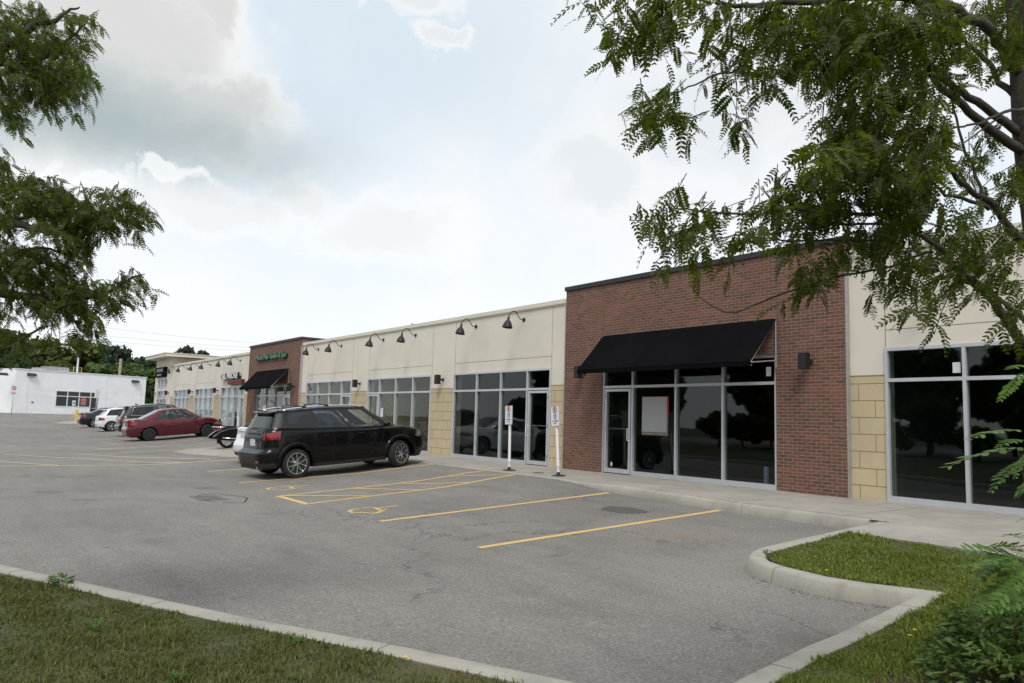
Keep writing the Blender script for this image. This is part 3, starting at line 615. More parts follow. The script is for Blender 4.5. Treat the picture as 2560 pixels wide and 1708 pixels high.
def storefront(x0, x1, mull, door, kind, y):
    zt0, zt1, zb = 2.04, 2.10, .10; f = MB(); yf0, yf1 = y-.035, y+.09; e = .055
    f.box(x0, x0+e, yf0, yf1, 0, ZH-.002); f.box(x1-e, x1, yf0, yf1, 0, ZH-.002)
    f.box(x0+e, x1-e, yf0, yf1, ZH-.06, ZH-.002)
    xsg = [x0+e]+[t for t in mull]+[x1-e]
    for t in mull: f.box(t-e/2, t+e/2, yf0+.003, yf1, .002, ZH-.061)
    for i in range(len(xsg)-1):
        a = xsg[i]+(e/2 if i else 0); c = xsg[i+1]-(e/2 if i < len(xsg)-2 else 0)
        f.box(a, c, yf0+.002, yf1-.002, zt0, zt1)
        isd = door and a < (door[0]+door[1])/2 < c
        if not isd: f.box(a, c, yf0+.002, yf1-.002, 0.001, zb); 
    fr = f.build('window', 'aluminium', shop)
    g = MB(); gy = y+.03; tint = 'shop_glass' if kind == 'dark' else 'clear_shop_glass'
    for i in range(len(xsg)-1):
        a = xsg[i]; c = xsg[i+1]
        g.quad((a, gy, zt1), (c, gy, zt1), (c, gy, ZH-.06), (a, gy, ZH-.06))
        if not (door and a < (door[0]+door[1])/2 < c): g.quad((a, gy, zb), (c, gy, zb), (c, gy, zt0), (a, gy, zt0))
    g.build('pane', tint, fr)
    if door:
        a, c = door; d = MB(); yd0, yd1 = y-.03, y+.05
        a += .035; c -= .035
        d.box(a, a+.065, yd0, yd1, .02, 2.02); d.box(c-.065, c, yd0, yd1, .02, 2.02); d.box(a+.065, c-.065, yd0, yd1, 1.96, 2.02); d.box(a+.065, c-.065, yd0, yd1, .02, .12)
        dr = d.build('door', 'aluminium', shop)
        g = MB(); g.quad((a+.065, gy+.005, .12), (c-.065, gy+.005, .12), (c-.065, gy+.005, 1.96), (a+.065, gy+.005, 1.96)); g.build('pane', tint, dr)
        h = MB(); left = (a-x0) > .5; hx = a+.03 if left else c-.03
        h.tube([(hx, yd0, 1.08), (hx, yd0-.06, 1.08), (hx, yd0-.07, 1.05), (hx, yd0-.07, .83), (hx, yd0-.06, .80), (hx, yd0, .80)], .011, 8)
        h.box(hx-.012, hx+.012, yd0-.008, yd0, .98, 1.03); h.build('handle', 'white_plastic', dr, smooth=True, angle=40)
        h = MB(); h.tube([(a+.06, gy+.05, 1.07), (c-.06, gy+.05, 1.07)], .014, 8); h.build('push_bar', 'aluminium', dr, smooth=True, angle=40)
        hx = c-.01 if left else a+.01
        for z in (.22, 1.02, 1.80): h = MB(); h.box(hx-.012, hx+.012, yd0-.018, yd0, z, z+.10); h.build('hinge', 'grey_steel', dr)
    return fr
for q in BAYS: storefront(*q)
# rooms behind the glass
for x0, x1, mull, door, kind, y in BAYS:
    a, c, dp = x0-.35, x1+.35, (4.0 if kind == 'lit' else 9.0)
    if kind == 'blind':
        b = MB(); t = x0+.03
        for i in range(int((x1-x0-.06)/.115)):
            if random.random() < .06 and x0 > -46: t += .115; continue
            w = .10; zz = random.choice((.12, .12, .10)); w = .112; b.box(t, t+w, .14+.012*(i % 2), .145+.012*(i % 2), zz, ZH-.08); t += .115
        b.build('blind', 'blind', shop)
    b = MB(); wallm = 'interior_lit_tint' if kind == 'lit' else 'interior_wall'
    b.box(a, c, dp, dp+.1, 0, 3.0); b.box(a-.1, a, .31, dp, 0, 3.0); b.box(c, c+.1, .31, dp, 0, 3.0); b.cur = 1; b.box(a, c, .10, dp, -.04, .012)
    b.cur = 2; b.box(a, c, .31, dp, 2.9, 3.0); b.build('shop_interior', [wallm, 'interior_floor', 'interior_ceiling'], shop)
    if kind == 'lit':
        for k in range(5):
            b = MB(); xx = x0+.5+k*.85+random.random()*.3; y0_ = 1.6+random.random()*1.4; h_ = .5+random.random()*.8; w_ = .35+random.random()*.3
            for zz in np.arange(.1, h_, .3): b.box(xx, xx+w_, y0_, y0_+.5, zz, zz+.03)
            for px_, py_ in ((xx, y0_), (xx+w_-.03, y0_), (xx, y0_+.47), (xx+w_-.03, y0_+.47)): b.box(px_+.001, px_+.029, py_+.001, py_+.029, 0, h_)
            b.build('display_shelf', 'grey_steel' if x0 > -30 else 'trunk_far', shop)
# tower at the far end: taller block, flat overhanging roof
b = MB(); TX0, TX1 = -62.95, -57.96
b.box(TX0, TX0+1.0, -.03, .3, 0, 4.98); b.box(-58.95, TX1, -.03, .3, 0, 4.98)
b.box(TX0+1.0, -58.95, -.03, .3, 3.52, 4.98); b.box(TX0+1.0, -58.95, -.03, .3, 2.66, 2.80)
b.box(TX1-.3, TX1, .301, 10, 0, 4.98); b.box(TX0, TX0+.3, .301, 10, 0, 4.98); b.box(TX0+.3, TX1-.3, 9.7, 10, 0, 4.98)
b.build('tower_wall', 'stucco_cream', shop)
b = MB(); b.box(-63.6, -57.0, -.72, 10.7, 5.0, 5.20); b.box(-63.65, -56.95, -.77, 10.75, 5.201, 5.25); b.build('tower_roof', 'stucco_trim', shop)
f = MB(); x0, x1 = TX0+1.0, -58.95
for z0, z1 in ((0, 2.66), (2.80, 3.52)):
    f.box(x0, x0+.06, -.05, .08, z0, z1); f.box(x1-.06, x1, -.05, .08, z0, z1); f.box(x0+.06, x1-.06, -.05, .08, z1-.06, z1); f.box(x0+.06, x1-.06, -.05, .08, z0, z0+.07)
    for t in (-60.95, -59.95): f.box(t-.03, t+.03, -.045, .08, z0+.07, z1-.06)
f.box(x0+.06, x1-.06, -.048, .07, 2.0, 2.06); fr = f.build('window', 'aluminium', shop)
g = MB(); g.quad((x0, .02, .07), (x1, .02, .07), (x1, .02, 2.6), (x0, .02, 2.6)); g.quad((x0, .02, 2.87), (x1, .02, 2.87), (x1, .02, 3.46), (x0, .02, 3.46)); g.build('pane', 'clear_shop_glass', fr)
b = MB(); b.box(x0+.05, x1-.05, .16, .17, 2.1, 3.45); b.build('blind', 'blind', shop); b = MB(); b.box(x0-.3, x1+.3, 4, 4.1, 0, 3.4); b.box(x0, x1, .1, 4, -.04, .012); b.build('shop_interior', 'interior_wall', shop)

# ------------------------------------------------------------------ awnings
def awning(x0, x1, label):
    t = empty('awning', ((x0+x1)/2, -.10, 0), 0, label, 'awning', 'black shed awnings on the brick fronts')
    a, c = x0-(x0+x1)/2, x1-(x0+x1)/2; yt, zt, yf, zf = -.03, 3.33, -.86, 2.44
    b = MB(); n = 14
    for i in range(n):                                         # taut cloth with a faint sag between ribs
        u0, u1 = a+(c-a)*i/n, a+(c-a)*(i+1)/n
        for j in range(8):
            s0, s1 = j/8, (j+1)/8; P = lambda u, s: (u, yt+(yf-yt)*s, zt+(zf-zt)*s-.02*math.sin(math.pi*s)*(1-.5*abs(math.cos(math.pi*4*(u-a)/(c-a)))))
            b.quad(P(u0, s1), P(u1, s1), P(u1, s0), P(u0, s0))
            q = [P(u0, s0), P(u1, s0), P(u1, s1), P(u0, s1)]; b.quad(*[(x, y+.004, z-.006) for x, y, z in q])
    b.box(a, c, yf-.006, yf, zf-.10, zf+.002)
    b.build('cloth', 'awning_fabric', t, smooth=True, angle=40)
    sm_ = MB()
    for k in range(1, 8): x = a+(c-a)*k/8; sm_.tube([(x, yt-.0, zt+.001), (x, (yt+yf)/2, (zt+zf)/2-.014), (x, yf-.004, zf+.002), (x, yf-.009, zf-.095)], .0016, 4)
    sm_.tube([(a, yf-.007, zf-.012), (c, yf-.007, zf-.012)], .003, 4); sm_.build('seam', 'awning_fabric', t)['kind'] = 'stuff'
    f = MB(); r = .014
    for x in (a+.02, c-.02):
        f.tube([(x, yt, zt-.02), (x, yf+.02, zf-.02)], r, 6); f.tube([(x, yf+.02, zf-.03), (x, yt, zf+.06)], r, 6); f.tube([(x, yt, zt), (x, yt, zf-.08)], r, 6)
    for k in (1, 2, 3): x = a+(c-a)*k/4; f.tube([(x, yt, zt-.03), (x, yf+.02, zf-.03)], r, 6); f.tube([(x, yf+.02, zf-.03), (x, yt, zf+.06)], r, 6)
    f.tube([(a, yf+.02, zf-.085), (c, yf+.02, zf-.085)], r, 6); f.tube([(a, yt, zf+.06), (c, yt, zf+.06)], r, 6)
    f.build('frame', 'grey_steel', t, smooth=True, angle=40)
awning(-13.60, -8.72, 'wide black shed awning on the near brick shopfront')
awning(-39.30, -34.72, 'black shed awning under green letters on the far brick shopfront')

# ------------------------------------------------------------------ gooseneck lamps and box sconces
def gooseneck():
    t = empty('gooseneck_lamp', (0, 0, 0), 0, 'x', 'wall lamp', 'black gooseneck lamps along the stucco wall')
    b = MB(); R90 = Matrix.Rotation(math.radians(90), 3, 'X'); b.lathe([(.001, .0), (.06, .0), (.06, .018), (.03, .03), (.001, .032)], 16, R90, (0, -.002, 0)); b.build('wall_plate', 'black_metal', t, smooth=True, angle=40)
    b = MB(); pts = []
    for s in np.linspace(0, 1, 22):
        y = -.03-.52*s
        z = (0 if s < .15 else .0)-.0 + (.21*sm(.15, .62, s) if s <= .80 else .21-.10*((s-.80)/.2)**2)
        if s > .62: z = .21*math.cos((s-.62)/.38*math.pi/2)**.55*1.0 if s < .999 else .02
        pts.append((0, y, z))
    b.tube(pts, .0125, 8); b.build('arm', 'black_metal', t, smooth=True)
    b = MB(); Rt = Matrix.Rotation(math.radians(-8), 3, 'X')
    b.lathe([(.001, .035), (.028, .03), (.034, .0), (.036, -.055), (.050, -.075), (.085, -.12), (.120, -.185), (.145, -.262), (.150, -.285), (.143, -.285), (.115, -.19), (.07, -.12), (.001, -.08)], 24, Rt, (0, -.55, .0))
    b.build('shade', 'black_metal', t, smooth=True, angle=60); return t
L0 = gooseneck(); used = False
GX = [(-16.98, 'nearest to the red brick front'), (-19.40, 'second from the near brick front'), (-23.14, 'third from the near brick front'), (-25.56, 'fourth from the near brick front, above the glass door'),
      (-29.29, 'second away from the far brick front'), (-31.69, 'beside the far brick front, on its right'), (-42.48, 'just left of the far brick front, above the white sign letters'),
      (-44.72, 'second left of the far brick front'), (-48.25, 'third left of the far brick front'), (-50.76, 'fourth left of the far brick front'), (-53.85, 'fifth left of the far brick front, next to last'),
      (-56.5, 'farthest left, beside the tower'), (-5.62, 'right of the near brick front behind tree leaves')]
for x, d in GX:
    c = L0 if not used else copy_tree(L0); used = True
    c.location = (x, 0, 4.05); c['label'] = 'black gooseneck lamp '+d
def sconce():
    t = empty('wall_sconce', (0, 0, 0), 0, 'x', 'wall lamp', 'black box sconces between the shopfronts')
    b = MB(); b.box(-.08, .08, -.30, -.14, -.15, .15); o = b.build('housing', 'black_metal', t)
    bv = o.modifiers.new('b', 'BEVEL'); bv.width = .008; bv.segments = 2
    b = MB(); b.lathe([(.001, 0), (.055, 0), (.055, .02), (.03, .03), (.03, .14), (.001, .14)], 14, Matrix.Rotation(math.radians(90), 3, 'X'), (0, 0, .0)); b.build('bracket', 'black_metal', t, smooth=True, angle=40); return t
S0 = sconce(); used = False
SX = [(-8.02, -.10, 'on the right side of the near brick front'), (-14.28, -.10, 'under the left corner of the near awning'), (-21.22, 0, 'between the two glass shopfronts left of the near brick front'),
      (-27.38, 0, 'between the shopfronts behind the black wagon'), (-34.02, -.1, 'under the right corner of the far awning'), (-40.12, -.1, 'under the left corner of the far awning'),
      (-46.4, 0, 'left of the shopfront with the white sign letters'), (-52.08, 0, 'second from the tower'), (-58.35, 0, 'on the tower, right of its window'), (-62.5, -.03, 'on the far left edge of the tower')]
for x, y, d in SX:
    c = S0 if not used else copy_tree(S0); used = True
    c.location = (x, y, 2.45); c['label'] = 'black box sconce '+d

# ------------------------------------------------------------------ signs on the shops
t = empty('letter_sign', (-37.2, -.10, 4.0), 0, 'green raised letters spelling a hair studio name on red brick', 'sign')
o = text_mesh('lettering', 'Manet Hair Studio & Spa', .34, 'green_letters', (0, -.10, -.11), t, .03, 1.0, 'CENTER', .006)
o.scale = (4.25/o.dimensions.x, 1, 1)
o2 = text_mesh('letter_returns', 'Manet Hair Studio & Spa', .34, 'sign_black', (.02, -.065, -.11), t, .03, 1.0, 'CENTER', .016); o2.scale = (4.27/o2.dimensions.x, 1, 1); o.location.y = -.10; 
b = MB(); b.box(-2.1, 2.1, -.045, -.002, -.03, .03); b.build('raceway', 'sign_black', t)
t = empty('letter_sign', (-43.4, 0, 3.1), 0, 'white raised letters above a dark red name box on cream wall', 'sign')
o = text_mesh('lettering', 'DEL PRIORE', .42, 'white_letters', (-.35, -.225, -.02), t, .004, 1.0, 'CENTER', .012); o.scale = (3.1/o.dimensions.x, 1, 1)
o = text_mesh('letter_returns', 'DEL PRIORE', .42, 'sign_black', (-.33, -.16, -.02), t, .06, 1.0, 'CENTER', .018); o.scale = (3.12/o.dimensions.x, 1, 1)
b = MB(); b.box(-1.75, 1.2, -.15, -.002, .0, .09); b.build('raceway', 'sign_black', t)
b = MB(); b.box(-.55, 1.85, -.20, -.002, -.36, -.10); rb = b.build('name_box', 'dark_red', t)
o = text_mesh('lettering', 'ROSTICCERIA', .17, 'red_print', (.65, -.21, -.30), rb, .004, 1.0, 'CENTER'); o.scale = (2.0/o.dimensions.x, 1, 1)
t = empty('box_sign', (-60.6, -.03, 4.0), 0, 'black box sign with pale lettering wrapped on the tower', 'sign')
b = MB(); b.box(-1.75, 1.30, -.16, -.002, -.36, .36); b.box(-2.5, -2.36, .3, 2.4, -.36, .36); b.build('sign_box', 'awning_fabric', t)
o = text_mesh('lettering', 'STUDIO', .31, 'grey_letters', (-.35, -.17, .03), t, .004, 1.0, 'CENTER', .006); o.scale = (2.0/o.dimensions.x, 1, 1)
o = text_mesh('lettering', 'SALON', .19, 'grey_letters', (-.45, -.17, -.26), t, .004, 1.0, 'CENTER', .004); o.scale = (1.25/o.dimensions.x, 1, 1)
t = empty('window_lettering', (-38.6, -.02, 1.5), 0, 'white NOW OPEN lettering on the far brick shop window', 'window sign')
for s_, z in (('NOW', .12), ('OPEN', -.28)):
    o = text_mesh('word', s_, .36, 'white_letters', (0, 0, z), t, .002, 1, 'CENTER', .01); o.scale = (.85/o.dimensions.x, 1, 1)
t = empty('window_lettering', (-37.3, -.02, 1.5), 0, 'white WALK-INS lettering on the second far brick shop pane', 'window sign')
for s_, z in (('WALK-', .12), ('IN', -.28)):
    o = text_mesh('word', s_, .34, 'white_letters', (0, 0, z), t, .002, 1, 'CENTER', .01); o.scale = (.85/o.dimensions.x, 1, 1)
# poster taped inside the near brick shop window
t = empty('window_poster', (-11.98, -.02, 1.4), 0, 'plain grey poster over a red sheet in the near brick shop window', 'poster')
b = MB(); b.box(-.375, .375, -.012, -.008, -.375, .42); b.build('grey_sheet', 'grey_poster', t)
b = MB(); b.box(-.37, .42, -.004, -.001, .0, .43); b.build('red_sheet', 'red_print', t)
b = MB(); b.box(-.39, .41, -.0035, -.0005, -.45, -.005); b.build('white_sheet', 'joint_brown', t)
def paper(x, z, w, h, y, lab, mat='paper', cat='notice', name='notice'):
    b = MB(); b.box(-w/2, w/2, -.003, 0, -h/2, h/2); o = b.build(name, mat); o.location = (x, y, z); tag(o, lab, cat); return o
paper(-5.51, 2.25, .12, .17, .02, 'small pale paper stuck high in the rightmost shop window')
paper(-8.98, 2.30, .11, .18, -.02, 'small pale paper high in the near brick shop window, by its right edge', 'blind')
paper(-28.45, 1.18, .20, .28, .01, 'white notice on a glass door behind the black wagon')
paper(-25.45, 1.35, .22, .32, .01, 'white notice sheet on the pane beside a glass door')
paper(-26.35, 1.10, .16, .30, .01, 'yellow notice on the glass door between two tan piers', 'yellow_safety')
paper(-13.35, .22, .055, .09, -.02, 'tiny white sticker low on the near brick shop door', 'paper', 'sticker', 'sticker')
b = MB(); b.lathe([(.05, 0), (.05, .40), (.043, .40), (.043, .02), (.001, .02)], 20); o = b.build('plastic_pipe', 'blind', None, True, 40); o.location = (-9.30, .35, .012); tag(o, 'short pale plastic pipe standing behind the near brick shop window', 'pipe')

# ------------------------------------------------------------------ accessible parking signs on white posts
def access_sign(x, y, lab, lean=(0, 0), rz=0.0, s=1.0, z=None, first=[None]):
    if first[0] is None:
        t = empty('parking_sign', (0, 0, 0), 0, 'x', 'sign', 'accessible parking signs on white posts')
        b = MB(); b.lathe([(.001, .045), (.035, .045), (.045, .03), (.10, .022), (.165, .012), (.17, .0)], 10); b.lathe([(.035, .04), (.035, .10), (.001, .10)], 12); b.build('base', 'black_rubber', t, smooth=True, angle=35)
        b = MB(); b.lathe([(.036, .085), (.036, .20), (.040, .205), (.040, .25), (.034, .255), (.034, 1.20), (.001, 1.21)], 16); b.build('post', 'white_plastic', t, smooth=True, angle=40)
        b = MB(); b.box(-.15, .15, -.046, -.042, 1.10, 1.56); pl = b.build('sign_plate', 'white_paint', t)
        b = MB(); w, z0, z1, e = .15, 1.10, 1.56, .007
        for q in ((-w+.006, w-.006, z0+.006, z0+.006+e), (-w+.006, w-.006, z1-.006-e, z1-.006), (-w+.006, -w+.006+e, z0+.014, z1-.014), (w-.006-e, w-.006, z0+.014, z1-.014)): b.box(q[0], q[1], -.048, -.0455, q[2], q[3])
        b.build('border', 'sign_black', pl)
        b = MB(); R9 = Matrix.Rotation(math.radians(90), 3, 'X'); b.lathe([(.058, 0), (.078, 0), (.078, .002), (.058, .002)], 28, R9, (0, -.0458, 1.465), True)
        b.obox((0, -.0495, 1.465), .135, .002, .016, Matrix.Rotation(math.radians(45), 3, 'Y')); b.build('prohibition_ring', 'sign_red', pl)
        text_mesh('letter', 'P', .115, 'sign_black', (0, -.0475, 1.425), pl, .0008, 1, 'CENTER', .004)
        b = MB(); b.box(-.052, .052, -.0475, -.0455, 1.262, 1.372); b.build('blue_panel', 'sign_blue', pl)
        b = MB(); r = .028
        pts = [(r*math.cos(a)-.006, -.0492, 1.298+r*math.sin(a)) for a in np.linspace(math.radians(140), math.radians(380), 12)]; b.tube(pts, .0045, 5)
        b.tube([(-.012, -.0492, 1.355), (-.010, -.0492, 1.312), (.020, -.0492, 1.310), (.034, -.0492, 1.282)], .006, 5); b.tube([(-.012, -.0492, 1.335), (.018, -.0492, 1.333)], .004, 5)
        b.lathe([(.001, 0), (.010, 0), (.010, .003)], 10, R9, (-.013, -.047, 1.362)); b.build('wheelchair_symbol', 'white_paint', pl)
        text_mesh('lettering', 'BY PERMIT', .044, 'sign_black', (0, -.0475, 1.205), pl, .0006, 1, 'CENTER', .001); text_mesh('lettering', 'ONLY', .044, 'sign_black', (0, -.0475, 1.152), pl, .0006, 1, 'CENTER', .001)
        first[0] = t; c = t
    else: c = copy_tree(first[0])
    c.location = (x, y, walkz(x, y) if z is None else z); c.rotation_euler = (lean[0], lean[1], rz); c['label'] = lab; c.scale = (s, s, s)
access_sign(-14.86, -1.96, 'accessible parking sign on a nearly upright white post by the hatched aisle', (0, -.02), 0)
access_sign(-13.10, -1.90, 'accessible parking sign on a clearly leaning white post near the brick corner', (0, -.085), 0)
access_sign(-35.95, -1.95, 'accessible parking sign behind the white sedan and motorcycle', (0, .02), 0)
access_sign(-32.35, -1.95, 'accessible parking sign seen above the rear of the black wagon', (0, 0), 0)
#@@PART3
# ------------------------------------------------------------------ cars
def rear_z(tab, z): return float(np.interp(z, [p[0] for p in tab], [p[1] for p in tab]))
def wheel(r, wdt, style, steel):
    """wheel at the origin, axle along local y, outer face towards -y; returns builder of parts"""
    def make(parent, x, y, side, turn=0.0):
        w = bpy.data.objects.new('wheel', None); COL.objects.link(w); w.parent = parent; w.location = (x, y, r); w.rotation_euler = (0, 0, turn+(math.pi if side > 0 else 0)); w.empty_display_size = .1
        R9 = Matrix.Rotation(math.radians(90), 3, 'X'); h = wdt/2; rr = r*.70 if style != 'steel' else r*.60
        b = MB(); b.lathe([(rr, -h), (rr+.01, -h-.0), (r*.86, -h-.004), (r-.03, -h+.012), (r-.006, -h+.035), (r, -h+.07), (r, 0), (r, h-.07), (r-.03, h-.012), (rr, h)], 36, R9); b.build('tyre', 'black_rubber', w, True, 50)
        b = MB(); b.cur = 1; b.lathe([(rr+.003, -h), (rr-.012, -h+.02), (rr-.02, 0), (rr-.02, h-.03), (.001, h-.03)], 32, R9)   # local z -> -y outside
        yo = -(h-.03)
        f = lambda z: z
        b.cur = 1
        b.lathe([(rr-.018, .0), (.10, .0), (.001, .01)], 24, R9)
        b.cur = 0; b.lathe([(rr+.004, h-.002), (rr+.006, h+.004), (rr-.014, h+.004), (rr-.022, h-.03), (rr-.015, h-.05)], 36, R9)
        if style == 'steel':
            b.cur = 1; b.lathe([(rr-.01, h-.03), (rr*.80, h-.045), (rr*.62, h-.012), (rr*.34, h-.018), (rr*.28, h-.004), (.001, h-.004)], 30, R9)
            b.cur = 2
            for k in range(10): a = 2*math.pi*k/10; b.obox((rr*.80*math.cos(a), -(h-.030), rr*.80*math.sin(a)), .03, .02, .03, Matrix.Rotation(-a, 3, 'Y'))
            b.cur = 0
            for k in range(5): a = 2*math.pi*k/5; b.obox((rr*.2*math.cos(a), -(h-.0), rr*.2*math.sin(a)), .018, .02, .018, Matrix.Rotation(-a, 3, 'Y'))
        else:
            b.lathe([(.001, h-.005), (.052, h-.008), (.06, h-.03), (.075, h-.05)], 18, R9)
            if style == 'split':
                spk = [(2*math.pi*k/5+s*.235, .026) for k in range(5) for s in (-1, 1)]; 
            else: spk = [(2*math.pi*k/5, .062) for k in range(5)]
            for a, sw in spk:
                n = 5
                for i in range(n):
                    t0, t1 = i/n, (i+1)/n; a0 = a if style != 'split' else None
                    def pt(t, sd):
                        rad = .05+(rr-.055)*t; ang = a
                        if style == 'split': base = round((a)/(2*math.pi/5)); ac = base*2*math.pi/5; ang = ac+(a-ac)*(.45+.75*t)*(1.25)
                        ww = sw*(1-.25*t)/2; c = Vector((math.cos(ang), 0, math.sin(ang))); s_ = Vector((-math.sin(ang), 0, math.cos(ang)))
                        return c*rad+s_*ww*sd, -(h-.008-.012*math.sin(math.pi*t))
                    q = []
                    for t, sd in ((t0, -1), (t1, -1), (t1, 1), (t0, 1)):
                        p, y_ = pt(t, sd); q.append((p.x, y_, p.z))
                    b.quad(*q); 
                    for (i0, i1) in ((0, 1), (2, 3)):
                        A, B_ = q[i0], q[i1]; b.quad(A, B_, (B_[0], B_[1]+.03, B_[2]), (A[0], A[1]+.03, A[2]))
        b.build('rim', ['alloy', 'black_rubber', 'sign_black'] if style != 'steel' else ['trim_plastic', 'trim_plastic', 'sign_black'], w, True, 35)
        return w
    return make
def car(P, loc, rz, label, group='parked cars in front of the shops'):
    t = empty('parked_car', loc, rz, label, 'car', group)
    Lc, Wd = P['L'], P['W']; xr, xf, wr, ar = P['xr'], P['xf'], P['wr'], P['ar']; sill = P['sill']
    deck = P['deck']; roof = P['roof']; bodym = P['paint']
    dk = lambda x: float(np.interp(x, [p[0] for p in deck], [p[1] for p in deck])); rf = lambda x: float(np.interp(x, [p[0] for p in roof], [p[1] for p in roof]))
    def halfw(z, x):
        f = float(np.interp(z, [p[0] for p in P['side']], [p[1] for p in P['side']])); e = (x-Lc/2)/(Lc/2); return Wd*f*(1-.05*max(0, e)**2-.02*max(0, -e)**2)
    def sup(cx, n): return max(0.0, 1-abs(cx)**n)**(1/n)
    Xs = set(np.linspace(-.975, .955, 64))
    for xa in (xr, xf):
        for k in np.linspace(-1, 1, 19): Xs.add(2*(xa+ar*math.sin(k*math.pi/2))/Lc-1)
    for x in P.get('cuts', []): Xs.add(2*x/Lc-1)
    Xs = sorted(x_ for x_ in Xs if -.98 < x_ < .957)
    cols = [(-sup(c, 8), c) for c in (0, .2, .4, .55, .66, .74)]+[(x, sup(x, 8 if x < 0 else 5)) for x in Xs]+[(sup(c, 5), c) for c in (.70, .58, .42, .22, 0)]
    NR = 20; rows = []
    grid = []
    for cx, cy in cols:
        colp = []
        for i in range(NR+1):
            tt = (i/NR)**.92; x = Lc*(cx+1)/2; z = .6
            for _ in range(4):
                zb = sill
                for xa in (xr, xf):
                    if abs(x-xa) < ar: zb = max(zb, wr+math.sqrt(max(0, ar*ar-(x-xa)**2)))
                if x < xr-ar: zb = P['bump_r']
                if x > xf+ar: zb = P['bump_f']
                zt = dk(x); z = zb+(zt-zb)*tt
                x0 = rear_z(P['rear'], z); x1 = Lc-rear_z(P['front'], z); x = (x0+x1)/2+cx*(x1-x0)/2
            h = zt-z; off = .055*max(0, 1-h/.07)**2
            y = cy*(halfw(z, x)-off*min(1, cy*2)); colp.append((x, y, z))
        grid.append(colp)
    parts = {}
    def face(name, vs): parts.setdefault(name, []).append(vs)
    ncol = len(cols)
    for j in range(ncol-1):
        for i in range(NR):
            q = [grid[j][i], grid[j+1][i], grid[j+1][i+1], grid[j][i+1]]
            c = [sum(p[k] for p in q)/4 for k in range(3)]; nm = P['lower'](c[0], c[1], c[2])
            for s in (-1, 1):
                v = [(x, y*s, z) for x, y, z in q]; face(nm+('LR'[s < 0] if nm in ('tail', 'head') else ''), v if s < 0 else v[::-1])
    ks = [1, .93, .8, .5, 0, -.5, -.8, -.93, -1]
    def cap(colA, colB, crown, name):
        for k0, k1 in zip(ks[:-1], ks[1:]):
            P_ = lambda c, k: (c[0], c[1]*k, c[2]+crown*(1-k*k)*min(1, c[1]/(Wd*.5)))
            face(name, [P_(colA, k0), P_(colA, k1), P_(colB, k1), P_(colB, k0)])
    for j in range(ncol-1): cap(grid[j][-1], grid[j+1][-1], P.get('crown', .035), 'body')
    # greenhouse
    (b0, b1), (t0_, t1_) = P['gb'], P['gt']; Wb, Wt = P['gw']
    fe = sorted(set(list(np.linspace(.024, .965, 34))+[f for w_ in P['wins'] for f in w_[:2]]))
    gc = [(-sup(c, 9), c) for c in (0, .25, .5, .68, .80, .86)]+[(2*f-1, sup(2*f-1, 9)) for f in fe if .012 < f < .968]+[(sup(c, 7), c) for c in (.86, .80, .66, .45, .22, 0)]
    ts = [0, .07, .16, .30, .45, .60, .74, .86, .91, .95, .98, 1.0]; gg = []
    for cx, cy in gc:
        cp = []
        for tt in ts:
            x0 = b0+(t0_-b0)*tt**.95; x1 = b1+(t1_-b1)*tt**.93; x = (x0+x1)/2+cx*(x1-x0)/2
            xb = (b0+b1)/2+cx*(b1-b0)/2; xt = (t0_+t1_)/2+cx*(t1_-t0_)/2; zb = dk(xb)-.015; zt = rf(xt); u = tt
            rnd = max(0, (tt-.86)/.14); zz = zb+(zt-zb)*(u if tt < .86 else .86+.14*math.sin(rnd*math.pi/2)**.9)
            e = (x-(b0+b1)/2)/((b1-b0)/2); wv = (Wb+(Wt-Wb)*tt**1.1)*(1-.07*max(0, e)**2-P.get('rtaper', .05)*max(0, -e)**2)-.075*rnd**2.2
            cp.append((x, cy*wv, zz))
        gg.append(cp)
    winf = {}
    for j in range(len(gc)-1):
        f = ((gc[j][0]+gc[j+1][0])/2+1)/2; cyA = (gc[j][1]+gc[j+1][1])/2; onrear = j < 5; onfront = j >= len(gc)-6
        for i in range(len(ts)-1):
            tm = (ts[i]+ts[i+1])/2; nm = 'body'
            if onrear and cyA < .80 and P['rw'][0] < tm < P['rw'][1]: nm = 'rear_window'
            elif onfront and cyA < .84 and .03 < tm < .90: nm = 'windshield'
            elif not onrear and not onfront:
                for k, (f0, f1, a0, a1, _g) in enumerate(P['wins']):
                    if f0 < f < f1 and a0 < tm < a1: nm = 'side_window%d' % k
                if nm == 'body' and (P['wins'][0][0] if not P.get('darkpost') else 0) < f < P['wins'][-1][1] and .07 < tm < .86: nm = 'pillar'
            q = [gg[j][i], gg[j+1][i], gg[j+1][i+1], gg[j][i+1]]
            for s in (-1, 1):
                v = [(x, y*s, z) for x, y, z in q]; v = v if s < 0 else v[::-1]
                face(nm if nm in ('body', 'rear_window', 'windshield') else nm+('L' if s > 0 else 'R'), v)
    for j in range(len(gc)-1): cap(gg[j][-1], gg[j+1][-1], .03, 'body')
    def build(nm, objname, mat, parent, smooth=True):
        vs = {}; V = []; F = []
        for f in parts.get(nm, []):
            idx = []
            for p in f:
                k = (round(p[0], 4), round(p[1], 4), round(p[2], 4))
                if k not in vs: vs[k] = len(V); V.append(k)
                if vs[k] not in idx: idx.append(vs[k])
            if len(idx) > 2: F.append(tuple(idx))
        if not F: return None
        b = MB(); b.add(V, F); return b.build(objname, mat, parent, smooth, 38)
    body = build('body', 'body', bodym, t)
    build('trim', 'bumper_trim', 'trim_plastic', t); build('pillarL', 'pillar_trim', 'sign_black', t); build('pillarR', 'pillar_trim', 'sign_black', t); 
    for sd_ in 'LR': build('tail'+sd_, 'tail_light', 'tail_lens', t); build('head'+sd_, 'headlight', 'lens_clear', t)
    build('rear_window', 'rear_window', P['rglass'], t); build('windshield', 'windshield', 'car_glass', t)
